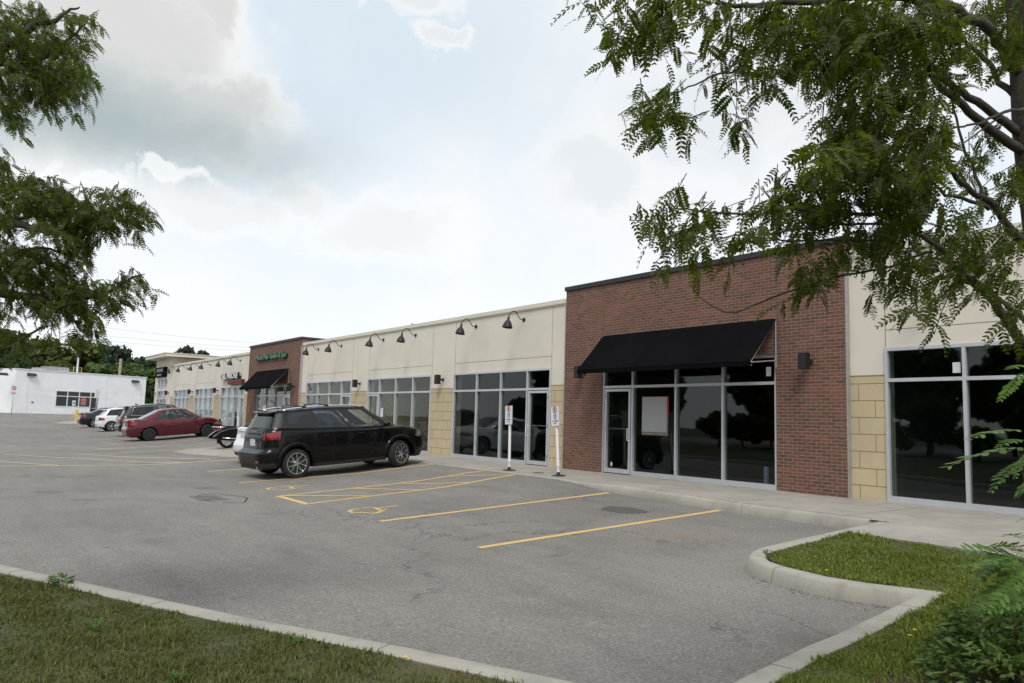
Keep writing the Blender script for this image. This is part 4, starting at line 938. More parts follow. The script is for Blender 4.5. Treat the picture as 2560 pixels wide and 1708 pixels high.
    for nm in sorted(k for k in parts if k.startswith('side_window')): build(nm, 'side_window', P['wins'][int(nm[11])][4], t)
    # belt mouldings or chrome frame round the side windows
    if P.get('chrome'):
        for s in (-1, 1):
            f0, f1 = P['wins'][0][0], P['wins'][-1][1]; js = [j for j in range(len(gc)) if f0-1e-6 <= (gc[j][0]+1)/2 <= f1+1e-6 and 5 < j < len(gc)-6]
            ring = [gg[j][1] for j in js]+[gg[j][7] for j in js[::-1]]; ring.append(ring[0])
            b = MB(); b.tube([(x, (y+.004)*s, z) for x, y, z in ring], .013, 5); b.build('window_moulding', 'chrome', t, True)
    # door seams, handles
    b = MB()
    for xs_ in P['seams']:
        jc = min(range(ncol), key=lambda j: abs(grid[j][8][0]-xs_) if cols[j][1] > .5 else 9)
        for s in (-1, 1):
            ptsl = [(x, (y+.0015)*s, z) for x, y, z in grid[jc][2:-1]]
            for p, q in zip(ptsl[:-1], ptsl[1:]): b.quad((p[0]-.005, p[1], p[2]), (p[0]+.005, p[1], p[2]), (q[0]+.005, q[1], q[2]), (q[0]-.005, q[1], q[2]))
    b.build('door_seam', 'sign_black', body)
    for hx in P['handles']:
        for s in (-1, 1):
            z = P['hz']; b = MB(); y = halfw(z, hx)+.012; b.tube([(hx-.09, (y-.02)*s, z), (hx-.075, (y+.012)*s, z+.002), (hx+.075, (y+.012)*s, z+.006), (hx+.09, (y-.02)*s, z+.006)], .013, 6); b.build('door_handle', P.get('handlem', bodym), t, True)
    for s in (-1, 1):                                          # mirrors
        mx, mz = P['mirror']; y = (halfw(mz-.15, mx)-.02); b = MB()
        R = Matrix.Rotation(math.radians(8), 3, 'Y')
        b.lathe([(.001, -.10), (.055, -.095), (.075, -.05), (.08, .02), (.07, .08), (.03, .10), (.001, .10)], 12, Matrix.Diagonal((1.0, 1, .78)) @ Matrix.Rotation(math.radians(90), 3, 'X'), (mx, (y+.13)*s, mz)); b.box(mx-.03, mx+.03, min(y*s, (y+.1)*s), max(y*s, (y+.1)*s), mz-.045, mz-.015)
        b.build('mirror', bodym, t, True, 60)
    # dark underside and wheel wells
    b = MB(); wi = Wd-.27; b.box(.25, Lc-.25, -wi, wi, sill-.02, sill+.30); b.box(xr+ar, xf-ar, -Wd*.93, Wd*.93, sill-.03, sill+.10)
    b.box(rear_z(P['rear'], .3)+.06, xr-ar, -Wd*.86, Wd*.86, P['bump_r']+.01, P['bump_r']+.1); b.box(xf+ar, Lc-.34, -Wd*.84, Wd*.84, P['bump_f']+.01, P['bump_f']+.1)
    for xa in (xr, xf):
        for s in (-1, 1):
            arc = [(xa+ar*math.sin(a), wr+ar*math.cos(a)) for a in np.linspace(-1.75, 1.75, 20)]
            y0, y1 = (Wd-.012)*s, (wi-.02)*s
            for p, q in zip(arc[:-1], arc[1:]): b.quad((p[0], y0, p[1]), (q[0], y0, q[1]), (q[0], y1, q[1]), (p[0], y1, p[1]))
    b.build('underbody', 'sign_black', t)
    mk = wheel(wr, .225, P['rim'], None)
    for xa, tn in ((xr, 0), (xf, P.get('steer', 0))):
        for s in (-1, 1): mk(t, xa, (Wd-.125)*s, s, tn)
    if P.get('flare'):
        for xa in (xr, xf):
            for s in (-1, 1):
                b = MB(); A = np.linspace(-1.62, 1.62, 26)
                for a0, a1 in zip(A[:-1], A[1:]):
                    def q(a, r_, d): x = xa+r_*math.sin(a); z = wr+r_*math.cos(a); return (x, (halfw(max(z, .35), x)+d)*s, z)
                    b.quad(q(a0, ar-.012, .020), q(a1, ar-.012, .020), q(a1, ar+.055, .018), q(a0, ar+.055, .018)); b.quad(q(a0, ar+.055, .018), q(a1, ar+.055, .018), q(a1, ar+.075, -.004), q(a0, ar+.075, -.004)); b.quad(q(a0, ar-.012, .02), q(a0, ar-.012, -.1), q(a1, ar-.012, -.1), q(a1, ar-.012, .02))
                b.build('wheel_arch', P['flare'], t, True, 50)
    # plate, cabin
    pz = P['plate'][0]; px = rear_z(P['rear'], pz)-.006+P['plate'][1]; b = MB(); b.box(px-.006, px, -.155, .155, pz-.08, pz+.08); b.build('licence_plate', 'plate', t)
    cz = sill+.04
    for yy in (-.38, .38):
        for x_ in P['seats']:
            b = MB(); b.box(x_-.25, x_+.25, yy-.25, yy+.25, cz, cz+.25); b.obox((x_-.30, yy, cz+.50), .14, .46, .56, Matrix.Rotation(math.radians(-14), 3, 'Y')); b.obox((x_-.40, yy, cz+.86), .10, .24, .17); b.build('seat', 'seat_cloth', t)
    b = MB()
    b.box(P['gb'][1]-.55, P['gb'][1]-.05, -Wd*.8, Wd*.8, cz+.2, dk(P['gb'][1])-.06)
    b.build('dashboard', 'seat_cloth', t)
    P['extra'](t, halfw, dk, rf, gg, gc) if P.get('extra') else None
    return t
def suv_extra(t, halfw, dk, rf, gg, gc):
    for s in (-1, 1):                                           # roof rails with chrome tops and two crossbars
        b = MB(); pts = [(x, .60*s, rf(x)-.025+.055*(sm(.75, .95, x)-sm(2.75, 2.95, x))) for x in np.linspace(.75, 2.95, 16)]; b.tube(pts, .020, 8); b.build('roof_rail', 'chrome', t, True)
        b = MB()
        for x in (.80, 2.90): b.obox((x, .60*s, rf(x)-.01), .24, .05, .05)
        b.build('rail_foot', 'trim_plastic', t)
    for x in (1.35, 1.95):
        b = MB(); b.tube([(x, -.63, rf(x)+.055), (x, 0, rf(x)+.078), (x, .63, rf(x)+.055)], .016, 8); b.obox((x, -.62, rf(x)+.045), .09, .07, .05); b.obox((x, .62, rf(x)+.045), .09, .07, .05); b.build('crossbar', 'trim_plastic', t, True, 40)
    b = MB(); b.tube([(.98, .0, rf(.98)+.01), (.80, .0, rf(.98)+.24)], .006, 5); b.build('antenna', 'sign_black', t)
    b = MB(); b.tube([(.30, -.45, .30), (.22, -.45, .295)], .035, 10); b.build('exhaust', 'chrome', t)
    b = MB(); b.obox((.60, 0, rf(.6)-.012), .20, 1.12, .03, Matrix.Rotation(math.radians(-7), 3, 'Y')); b.build('spoiler', 'paint_black', t)
    b = MB(); b.box(.31, .335, -.33, .33, 1.075, 1.10); b.build('tailgate_trim', 'trim_plastic', t)
    for k, x in enumerate(np.linspace(-.16, .16, 5)): pass
    b = MB(); b.box(.335, .36, -.20, .20, 1.14, 1.155); b.build('badge_strip', 'chrome', t)
    for s in (-1, 1):
        b = MB(); b.box(.175, .20, min(.48*s, .62*s), max(.48*s, .62*s), .42, .47); b.build('reflector', 'tail_lens', t)
SUV = dict(darkpost=True, L=4.89, W=.915, xr=1.03, xf=3.92, wr=.36, ar=.425, sill=.27, bump_r=.30, bump_f=.24, paint='paint_black',
    deck=[(0, 1.16), (.2, 1.19), (.6, 1.22), (1.5, 1.17), (2.6, 1.12), (3.6, 1.09), (4.05, 1.09), (4.4, 1.03), (4.72, .92), (4.85, .79), (4.89, .72)],
    roof=[(0, 1.55), (.45, 1.585), (.9, 1.63), (1.6, 1.665), (2.3, 1.665), (2.8, 1.64), (3.1, 1.59), (4, 1.5)],
    side=[(.25, .93), (.34, .965), (.45, .985), (.7, 1.0), (.85, .995), (1.05, .975), (1.2, .945)],
    rear=[(.25, .26), (.36, .20), (.55, .16), (.66, .17), (.72, .29), (.9, .32), (1.0, .33), (1.2, .37)], front=[(.2, .12), (.35, .03), (.55, 0), (.7, .02), (.85, .07), (1.05, .25)],
    gb=(.41, 4.02), gt=(.62, 3.12), gw=(.865, .645), rtaper=.03, rw=(.05, .86), rglass='privacy_glass',
    wins=[(.075, .30, .16, .86, 'privacy_glass'), (.335, .565, .07, .86, 'privacy_glass'), (.595, .865, .07, .86, 'car_glass')],
    lower=lambda x, y, z: 'tail' if (x < .66 and .94 < z < 1.14 and y > .56) else ('head' if (x > 4.48 and .78 < z < .90 and y > .45) else ('trim' if (z < .40 and (x < .75 or x > 4.4)) or (z < .345) else 'body')),
    seams=[.62, 1.95, 3.02, 4.02], handles=[1.78, 2.78], hz=.97, mirror=(3.45, 1.17), rim='split', flare='paint_black', plate=(.88, -.004), seats=[1.9, 2.75], steer=math.radians(17), extra=suv_extra,
    cuts=[.66])
def lot_at(x, y): return lotz(x, y)
# black crossover wagon in the accessible stall: rear axle on its camera side at (-17.74, -6.08)
hd = .055
def place(P, xside, yaxle, hd, label, zoff=.0):
    """xside/yaxle: ground point under the outer face of the rear wheel nearest the camera"""
    ca, sa = math.cos(hd), math.sin(hd); a, s = P['xr'], -P['W']      # local (a, s)
    rz = math.pi/2+hd; c, n_ = math.cos(rz), math.sin(rz)
    ox, oy = xside-(c*a-n_*s), yaxle-(n_*a+c*s)
    cxm = ox+c*(P['xr']); cym = oy+n_*(P['xr']); cxf = ox+c*P['xf']; cyf = oy+n_*P['xf']; z0, z1 = lotz(cxm, cym), lotz(cxf, cyf)
    o = car(P, (ox, oy, z0-(z1-z0)/(P['xf']-P['xr'])*P['xr']+zoff), rz, label); o.rotation_euler = (0, -math.atan((z1-z0)/(P['xf']-P['xr'])), rz); o.rotation_mode = 'XYZ'; return o
place(SUV, -17.78, -6.08, hd, 'black crossover wagon with roof bars parked nose-in by the hatched aisle')
def sedan_extra(t, halfw, dk, rf, gg, gc):
    b = MB(); b.tube([(.30, -.2, .28), (.06, -.2, .27)], .03, 8) if False else b.box(.03, .05, -.30, .30, .28, .30); b.build('lower_grille', 'sign_black', t)
SED = dict(L=4.50, W=.885, xr=.98, xf=3.63, wr=.315, ar=.365, sill=.22, bump_r=.26, bump_f=.20, paint='paint_red',
    deck=[(0, .86), (.06, 1.0), (.14, 1.045), (.5, 1.06), (.9, 1.03), (1.3, .965), (3.2, .93), (3.62, .965), (4.0, .89), (4.32, .74), (4.46, .62), (4.5, .58)],
    roof=[(0, 1.2), (1.35, 1.40), (1.7, 1.455), (2.1, 1.475), (2.5, 1.46), (2.85, 1.405), (3.5, 1.3)],
    side=[(.2, .93), (.32, .965), (.5, .995), (.65, 1.0), (.8, .985), (.95, .95), (1.06, .90)],
    rear=[(.2, .12), (.32, .03), (.50, 0), (.62, .01), (.66, .05), (.9, .07), (1.04, .04)], front=[(.2, .10), (.35, .02), (.5, 0), (.65, .06), (.95, .3)],
    gb=(.62, 3.60), gt=(1.50, 2.72), gw=(.80, .575), rtaper=.10, rw=(.07, .91), rglass='car_glass',
    wins=[(.215, .285, .07, .62, 'car_glass'), (.31, .565, .07, .86, 'car_glass'), (.60, .875, .07, .86, 'car_glass')],
    lower=lambda x, y, z: 'tail' if (x < .42 and .74 < z < .93 and y > .48 and z > .76-.10*(x)) else ('head' if (x > 4.02 and .58 < z < .72 and y > .42) else ('trim' if z < .24 else 'body')),
    seams=[1.33, 2.33, 3.42], handles=[1.50, 2.48], hz=.80, mirror=(3.05, 1.0), rim='steel', plate=(.80, -.002), seats=[1.75, 2.55], extra=sedan_extra, cuts=[.42])
place(SED, -39.37, -4.95, .0, 'dark red sedan with black steel wheels parked by a shopfront with blinds')
def white_extra(t, *a):
    b = MB(); b.obox((.22, 0, 1.07), .14, 1.26, .025, Matrix.Rotation(math.radians(-10), 3, 'Y')); b.build('lip_spoiler', 'paint_white', t)
    b = MB(); b.box(.14, .155, -.42, .42, .955, .975); b.build('lid_seam', 'sign_black', t)
    b = MB(); b.lathe([(.0, 0), (.035, 0), (.03, .01), (.001, .012)], 16, Matrix.Rotation(math.radians(-90), 3, 'Y'), (.13, 0, 1.005)); b.build('emblem', 'chrome', t)
WS = dict(SED, paint='paint_white', rim='five', plate=(.84, -.002), rear=[(.2, .12), (.32, .04), (.45, 0), (.62, .02), (.72, .09), (.9, .14), (1.04, .14)], extra=white_extra, lower=lambda x, y, z: 'tail' if (x < .40 and .80 < z < .97 and y > .60) else ('head' if (x > 4.02 and .58 < z < .72 and y > .42) else ('trim' if z < .37 and x < .8 or z < .25 else 'body')))
place(WS, -22.1, -4.85, .02, 'white sedan mostly hidden behind the black crossover wagon')
NV = dict(SED, paint='paint_navy', rim='five', extra=None); place(NV, -62.62, -3.95, .0, 'dark navy sedan at the far left end of the row beside the yellow post')
def hatch_extra(t, halfw, dk, rf, gg, gc):
    b = MB(); b.obox((.42, 0, rf(.7)-.015), .26, 1.02, .03, Matrix.Rotation(math.radians(-8), 3, 'Y')); b.build('spoiler', 'paint_white', t)
HT = dict(L=4.05, W=.86, xr=.74, xf=3.31, wr=.315, ar=.365, sill=.22, bump_r=.26, bump_f=.20, paint='paint_white',
    deck=[(0, .90), (.05, .98), (.5, .99), (1.5, .96), (2.9, .90), (3.2, .95), (3.6, .86), (3.9, .72), (4.0, .6), (4.05, .58)],
    roof=[(0, 1.36), (.5, 1.38), (1.0, 1.44), (1.5, 1.465), (2.0, 1.455), (2.4, 1.40), (3, 1.3)],
    side=SED['side'], rear=[(.2, .12), (.32, .03), (.50, 0), (.62, .02), (.9, .06), (1.0, .08)], front=SED['front'],
    gb=(.12, 3.18), gt=(.62, 2.28), gw=(.79, .575), rtaper=.06, rw=(.10, .88), rglass='car_glass',
    wins=[(.10, .20, .16, .74, 'privacy_glass'), (.245, .52, .07, .86, 'privacy_glass'), (.555, .865, .07, .86, 'car_glass')],
    lower=lambda x, y, z: 'tail' if (x < .36 and .70 < z < .90 and y > .50) else ('head' if (x > 3.6 and .58 < z < .74 and y > .42) else ('trim' if z < .30 and x < .5 or z < .24 else 'body')),
    seams=[1.05, 2.0, 2.98], handles=[1.2, 2.15], hz=.80, mirror=(2.68, 1.0), rim='five', plate=(.72, -.002), seats=[1.5, 2.2], extra=hatch_extra, cuts=[.36])
place(HT, -53.55, -4.30, .0, 'small white hatchback between the dark wagon and the navy sedan')
def wag_extra(t, halfw, dk, rf, gg, gc):
    b = MB(); b.obox((.34, 0, rf(.6)-.01), .34, 1.16, .03, Matrix.Rotation(math.radians(-6), 3, 'Y')); b.build('spoiler', 'paint_charcoal', t)
    b = MB(); b.add([(.95, -.012, rf(.95)+.02), (1.18, -.02, rf(1.1)+.02), (1.18, .02, rf(1.1)+.02), (.95, .012, rf(.95)+.02), (.98, 0, rf(.95)+.10)], [(0, 1, 4), (1, 2, 4), (2, 3, 4), (3, 0, 4), (3, 2, 1, 0)]); b.build('antenna', 'paint_charcoal', t)
    b = MB(); b.box(.02, .04, -.5, .5, .34, .37); b.box(.02, .04, -.5, .5, .44, .46); b.build('bumper_strip', 'chrome', t)
WG = dict(SUV, L=4.60, xf=3.68, xr=1.02, paint='paint_charcoal', chrome=True, rim='five', flare=None, steer=0, extra=wag_extra, wr=.35, ar=.40, rear=[(.25, .10), (.36, .03), (.55, 0), (.66, .02), (.70, .075), (.9, .075), (1.0, .09), (1.12, .13)],
    deck=[(0, .98), (.05, 1.06), (.5, 1.10), (1.5, 1.07), (3.4, 1.0), (3.78, 1.02), (4.1, .96), (4.42, .84), (4.56, .74), (4.60, .70)],
    roof=[(0, 1.56), (.45, 1.60), (.9, 1.65), (1.5, 1.68), (2.2, 1.67), (2.6, 1.63), (2.95, 1.56), (4, 1.5)], gb=(.12, 3.75), gt=(.50, 2.86),
    wins=[(.13, .30, .07, .86, 'privacy_glass'), (.33, .56, .07, .86, 'privacy_glass'), (.59, .865, .07, .86, 'car_glass')],
    lower=lambda x, y, z: 'tail' if (x < .40 and .80 < z < 1.02 and y > .44) else ('head' if (x > 4.1 and .72 < z < .86 and y > .45) else ('trim' if (z < .42 and x < .7) or z < .33 else 'body')), seams=[.7, 1.85, 2.85, 3.75], handles=[1.7, 2.65], mirror=(3.2, 1.1))
place(WG, -45.2, -4.25, .0, 'charcoal wagon with chrome window outline behind the red sedan')
# cars across the lot: seen only as reflections and behind the photographer, left out

# ------------------------------------------------------------------ motorcycle
t = empty('motorcycle', (-30.35, -4.05, lotz(-30.35, -4.0)), math.radians(94), 'black cruiser motorcycle with chrome backrest and saddlebags beside the white sedan', 'motorcycle')
t.location.z += .012
R9 = Matrix.Rotation(math.radians(90), 3, 'X')
for x, rr in ((0.0, .33), (1.62, .34)):
    w = bpy.data.objects.new('wheel', None); COL.objects.link(w); w.parent = t; w.location = (x, 0, rr)
    b = MB(); b.lathe([(rr-.09, -.06), (rr-.03, -.07), (rr, -.03), (rr, .03), (rr-.03, .07), (rr-.09, .06)], 28, R9, (0, 0, 0), True); b.build('tyre', 'black_rubber', w, True)
    b = MB(); b.lathe([(rr-.09, -.05), (rr-.075, -.05), (rr-.075, .05), (rr-.09, .05)], 28, R9, (0, 0, 0), True)
    for k in range(9): a = 2*math.pi*k/9; b.tube([(.04*math.cos(a), 0, .04*math.sin(a)), ((rr-.08)*math.cos(a+.1), 0, (rr-.08)*math.sin(a+.1))], .012, 5)
    b.lathe([(.001, -.08), (.05, -.08), (.05, .08), (.001, .08)], 14, R9); b.build('rim', 'chrome', w, True, 40)
def fender(cx, rr, a0, a1, w_): 
    b = MB(); A = np.linspace(a0, a1, 14); prof = [(-w_, -.05), (-w_*.8, .015), (0, .04), (w_*.8, .015), (w_, -.05)]
    vs = [(cx+(rr+h)*math.sin(a), y, rr-.04+(rr+h)*math.cos(a)) for a in A for y, h in prof]; m = 5
    b.add(vs, [(i*m+k, i*m+k+1, (i+1)*m+k+1, (i+1)*m+k) for i in range(13) for k in range(4)]); return b
fender(0, .37, -2.0, .7, .11).build('rear_fender', 'paint_black', t, True); fender(1.62, .37, -.9, .8, .09).build('front_fender', 'paint_black', t, True)
for s in (-1, 1):
    b = MB(); prof = [(-.62, .36), (-.64, .44), (-.42, .62), (-.12, .75), (.22, .79), (.40, .72), (.44, .36), (.30, .30), (-.2, .30)]
    n = len(prof); y0, y1 = .17*s, .40*s
    b.add([(x, y0, z) for x, z in prof]+[(x, y0+(y1-y0)*.8, z) for x, z in prof]+[(x*.92-.02, y1, .53+(z-.53)*.86) for x, z in prof], [tuple(range(n))]+[(i, (i+1) % n, n+(i+1) % n, n+i) for i in range(n)]+[(n+i, n+(i+1) % n, 2*n+(i+1) % n, 2*n+i) for i in range(n)]+[tuple(range(3*n-1, 2*n-1, -1))])
    b.build('saddlebag', 'paint_black', t, True, 50)
    b = MB(); b.tube([(-.34, .42*s, .40), (.50, .42*s, .36), (.56, .30*s, .40)], .018, 8); b.build('crash_bar', 'chrome', t, True)
    b = MB(); b.tube([(-.30, .20*s, .30), (.4, .20*s, .26), (.9, .16*s, .30)], .035, 10); b.build('exhaust', 'chrome', t, True)
    b = MB(); b.tube([(-.40, .05*s, .80), (-.46, .22*s, .80), (-.48, .30*s, .79)], [.02, .02, .04], 8); b.build('turn_signal', 'chrome', t, True)
b = MB(); b.lathe([(.001, -.16), (.13, -.14), (.15, 0), (.13, .14), (.001, .16)], 14, Matrix.Diagonal((2.3, 1, .45)) @ Matrix.Identity(3), (.42, 0, .76)); b.obox((.02, 0, .80), .36, .26, .10); b.build('seat', 'black_rubber', t, True, 50)
b = MB(); b.lathe([(.001, -.17), (.11, -.14), (.16, 0), (.12, .14), (.001, .2)], 16, Matrix.Rotation(math.radians(90), 3, 'Y') @ Matrix.Diagonal((.9, 1, 1.7)), (.92, 0, .83)); b.build('fuel_tank', 'paint_black', t, True)
b = MB(); b.box(.55, 1.1, -.16, .16, .28, .62); 
for k in range(7): b.box(.62, 1.02, -.2, .2, .38+k*.035, .395+k*.035)
b.build('engine', 'grey_steel', t)
b = MB(); b.tube([(-.18, -.12, .70), (-.32, -.13, 1.08), (-.33, 0, 1.16), (-.32, .13, 1.08), (-.18, .12, .70)], .014, 8); b.tube([(-.42, -.14, .80), (-.1, -.15, .80), (-.1, .15, .80), (-.42, .14, .80), (-.42, -.14, .80)], .016, 8); b.build('backrest_frame', 'chrome', t, True)
b = MB(); b.obox((-.31, 0, 1.05), .06, .20, .14); b.build('backrest', 'black_rubber', t)
b = MB(); b.box(-.52, -.44, -.06, .06, .66, .74); b.build('tail_light', 'tail_lens', t)
b = MB()
for s in (-1, 1): b.tube([(1.62, .09*s, .34), (1.30, .09*s, .95)], .024, 8)
b.tube([(1.05, -.42, 1.08), (1.18, -.38, 1.12), (1.27, -.12, 1.02), (1.27, .12, 1.02), (1.18, .38, 1.12), (1.05, .42, 1.08)], .014, 8); b.build('fork', 'chrome', t, True)
b = MB(); b.lathe([(.001, -.06), (.09, -.04), (.10, .05), (.001, .06)], 14, Matrix.Rotation(math.radians(90), 3, 'Y'), (1.42, 0, .86)); b.build('headlight', 'chrome', t, True)
for s in (-1, 1):
    b = MB(); b.tube([(1.15, .36*s, 1.12), (1.16, .44*s, 1.28)], .008, 5); b.obox((1.14, .46*s, 1.30), .02, .13, .08); b.build('mirror', 'black_metal', t)
#@@PART4
# ------------------------------------------------------------------ far left: white building, signs, post, kerb island
A0 = at(0, 923.6, 82.0); A1 = at(40.9, 923, 80.5); A2 = at(366.3, 945.6, 93.0)
ZT = float(A1[2]); GZ = .22
def vec2(a, c): d = np.array([c[0]-a[0], c[1]-a[1]]); return d/np.linalg.norm(d)
D1 = vec2(A1, A2); D0 = vec2(A1, A0); Nf = np.array([D1[1], -D1[0]])      # Nf: out of the wall, towards the lot
if Nf @ (CAM[:2]-A1[:2]) < 0: Nf = -Nf
def onwall(u, v):                                               # (s along wall, z) of the wall point seen at a pixel
    d = ray(u, v); n3 = np.array([Nf[0], Nf[1], 0]); t_ = ((A1-CAM) @ n3)/(d @ n3); p = CAM+d*t_; return float((p[:2]-A1[:2]) @ D1), float(p[2])
wb = empty('white_building', (A1[0], A1[1], 0), math.atan2(D1[1], D1[0]), 'low white panelled commercial building at the far left end of the lot', 'building')
S1 = float(np.linalg.norm(A2[:2]-A1[:2])); inw = 1 if (np.array([-D1[1], D1[0]]) @ Nf) < 0 else -1   # local +y*inw is inside
s0, zt_ = onwall(140.2, 975.7); s1, _ = onwall(248, 981); _, zb_ = onwall(137.5, 1016.8); sdr, _ = onwall(226, 1000); _, ztr = onwall(141, 988.8)
def yb(a, c): return (min(a*inw, c*inw), max(a*inw, c*inw))
b = MB(); y0, y1 = yb(0, .3)
b.box(0, s0, y0, y1, -.8, ZT); b.box(s1, S1, y0, y1, -.8, ZT); b.box(s0, s1, y0, y1, zt_, ZT); b.box(s0, sdr, y0, y1, -.8, zb_)
ya, yc = yb(.3, 22); b.box(S1-.3, S1, ya, yc, -.8, ZT); b.box(0, S1-.3, *yb(21.7, 22), -.8, ZT); b.build('wall', 'white_panel', wb)
p0 = np.array([0.0, 0.0]); dl = np.array([D0 @ D1, D0 @ np.array([-D1[1], D1[0]])])*26
b = MB(); q = [(0, 0), (dl[0], dl[1]), (dl[0]+.3*dl[1]/26, dl[1]+.3), (0, .3*inw)]; b.prism([(0, 0), tuple(dl), (dl[0], dl[1]+.3*inw), (0.0, .3*inw)][::inw], -.8, ZT); b.build('wall', 'white_panel', wb)
b = MB(); b.box(-.05, S1+.06, *yb(-.06, .36), ZT+.001, ZT+.10); b.box(-.0, S1, *yb(.361, 21.6), ZT-.35, ZT-.30)
b.prism([(0, -.05*inw), (dl[0], dl[1]-.05*inw), (dl[0], dl[1]+.34*inw), (0.0, .34*inw)][::inw], ZT+.002, ZT+.102); b.build('roof_edge', 'aluminium_white', wb)
b = MB(); xj = 1.4
while xj < S1: 
    if not (s0-.2 < xj < s1+.2): b.box(xj-.012, xj+.012, *yb(-.006, .0), -.3, ZT-.02)
    xj += 4.3
for z in (.9, 1.6, 2.3, 3.0):
    for a, c in ((0, s0-.3), (s1+.3, S1)): b.box(a, c, *yb(-.004, -.001), z, z+.008)
b.build('panel_joint', 'blind', wb)
f = MB(); e = .09; fy = yb(-.03, .12); f.box(s0, s1, *fy, zt_-e, zt_); f.box(s0, s0+e, *fy, zb_, zt_-e); f.box(s1-e, s1, *fy, GZ-.3, zt_-e); f.box(s0+e, sdr, *fy, zb_, zb_+e)
wd = (sdr-s0)/3
for k in (1, 2, 3): f.box(s0+wd*k-e/2, s0+wd*k+e/2, *yb(-.028, .118), (zb_+e if k < 3 else GZ-.3), zt_-e)
f.box(s0+e, s1-e, *yb(-.026, .116), ztr-e, ztr); fr = f.build('window', 'aluminium_white', wb)
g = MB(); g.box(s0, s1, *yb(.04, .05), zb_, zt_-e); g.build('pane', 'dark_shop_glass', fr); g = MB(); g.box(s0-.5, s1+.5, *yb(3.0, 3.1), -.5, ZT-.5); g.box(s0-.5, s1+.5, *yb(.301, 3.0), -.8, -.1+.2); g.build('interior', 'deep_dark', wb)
g = MB(); g.box(sdr+e/2, s1-e, *yb(.045, .055), GZ-.3, ztr-e); dd = g.build('door', 'dark_shop_glass', wb); g = MB(); g.box(sdr+.2, s1-.25, *yb(-.01, .01), GZ+.95, GZ+1.0); g.build('push_bar', 'aluminium', dd)
pa, pz0 = onwall(200.5, 996); pb, pz1 = onwall(215.5, 1016)
g = MB(); g.box(pa, pb, *yb(-.02, .03), pz1, (pz0+pz1)/2); g.cur = 1; g.box(pa, pb, *yb(-.02, .03), (pz0+pz1)/2+.001, pz0); g.cur = 2
for z in (pz1+.18, pz1+.38, (pz0+pz1)/2+.22, (pz0+pz1)/2+.5): g.box(pa+.12, pb-.12, *yb(-.024, -.0201), z, z+.09)
o = g.build('window_poster', ['interior_floor', 'red_print', 'grey_letters']); o.matrix_world = wb.matrix_basis.copy(); o.location = wb.location; o.rotation_euler = wb.rotation_euler; tag(o, 'red and black poster in the window of the white building', 'poster')
for (u, v), ln in (((7, 935), 'leftmost, at the photo edge'), ((79, 936.5), 'between the edge lamp and the window'), ((338, 953.5), 'near the right end of the wall')):
    s, z = onwall(u, v); lp = empty('wall_pack_lamp', tuple(np.array([*(A1[:2]+D1*s), z])), math.atan2(D1[1], D1[0]), 'dark wall-pack lamp high on the white building, '+ln, 'wall lamp', 'wall-pack lamps on the white building')
    b = MB(); x0 = .45; b.add([(-x0, 0, -.14), (x0, 0, -.14), (x0, 0, .14), (-x0, 0, .14), (-x0*.9, -.42*inw, -.14), (x0*.9, -.42*inw, -.14), (x0*.8, -.25*inw, .08), (-x0*.8, -.25*inw, .08)], [(0, 1, 2, 3), (4, 5, 1, 0), (4, 7, 6, 5), (7, 3, 2, 6), (0, 3, 7, 4), (5, 6, 2, 1)]); b.build('housing', 'trim_plastic', lp)
    b = MB(); b.box(-.36, .36, *yb(-.36, -.04), -.165, -.141); b.build('lens', 'lens_clear', lp)
# sloping concrete in front of the white building and the kerb island
pA = A1[:2]+D0*26; pts = [pA+Nf*.0, A1[:2], A2[:2], A2[:2]+Nf*4, A1[:2]+Nf*2.6, pA+Nf*3.0]
b = MB(); b.add([(p[0], p[1], GZ+.02) for p in pts], [(0, 1, 4, 5), (1, 2, 3, 4)]); b.add([(p[0], p[1], GZ+.02) for p in pts[3:]]+[(p[0]+Nf[0]*.01, p[1]+Nf[1]*.01, GZ-.5) for p in pts[3:]], [(0, 1, 4, 3), (1, 2, 5, 4)]); tag(b.build('pavement', 'concrete_walk'), kind='structure')
ip = [(-70.2, -5.8), (-69.2, -5.2), (-69.0, -4.0), (-69.5, -1.5), (-76, .5), (-80.5, -.5), (-81, -2.2), (-76.5, -3.6)]
ztop = lambda x, y: lotz(x, y)+.13
b = MB(); n = len(ip); b.add([(x, y, ztop(x, y)) for x, y in ip]+[(x, y, lotz(x, y)-.3) for x, y in ip], [tuple(range(n))]+[(i, n+i, n+(i+1) % n, (i+1) % n) for i in range(n)]); tag(b.build('concrete_island', 'kerb_concrete'), kind='structure')
bx, by = -79.9, -2.98
t = empty('bollard', (bx, by, -.08), 0, 'yellow steel bollard post at the end of the row beside the navy sedan', 'bollard'); b = MB(); b.lathe([(.001, 1.17), (.08, 1.16), (.125, 1.12), (.13, 1.08), (.13, -.3)], 20); b.build('post', 'yellow_safety', t, True, 50)
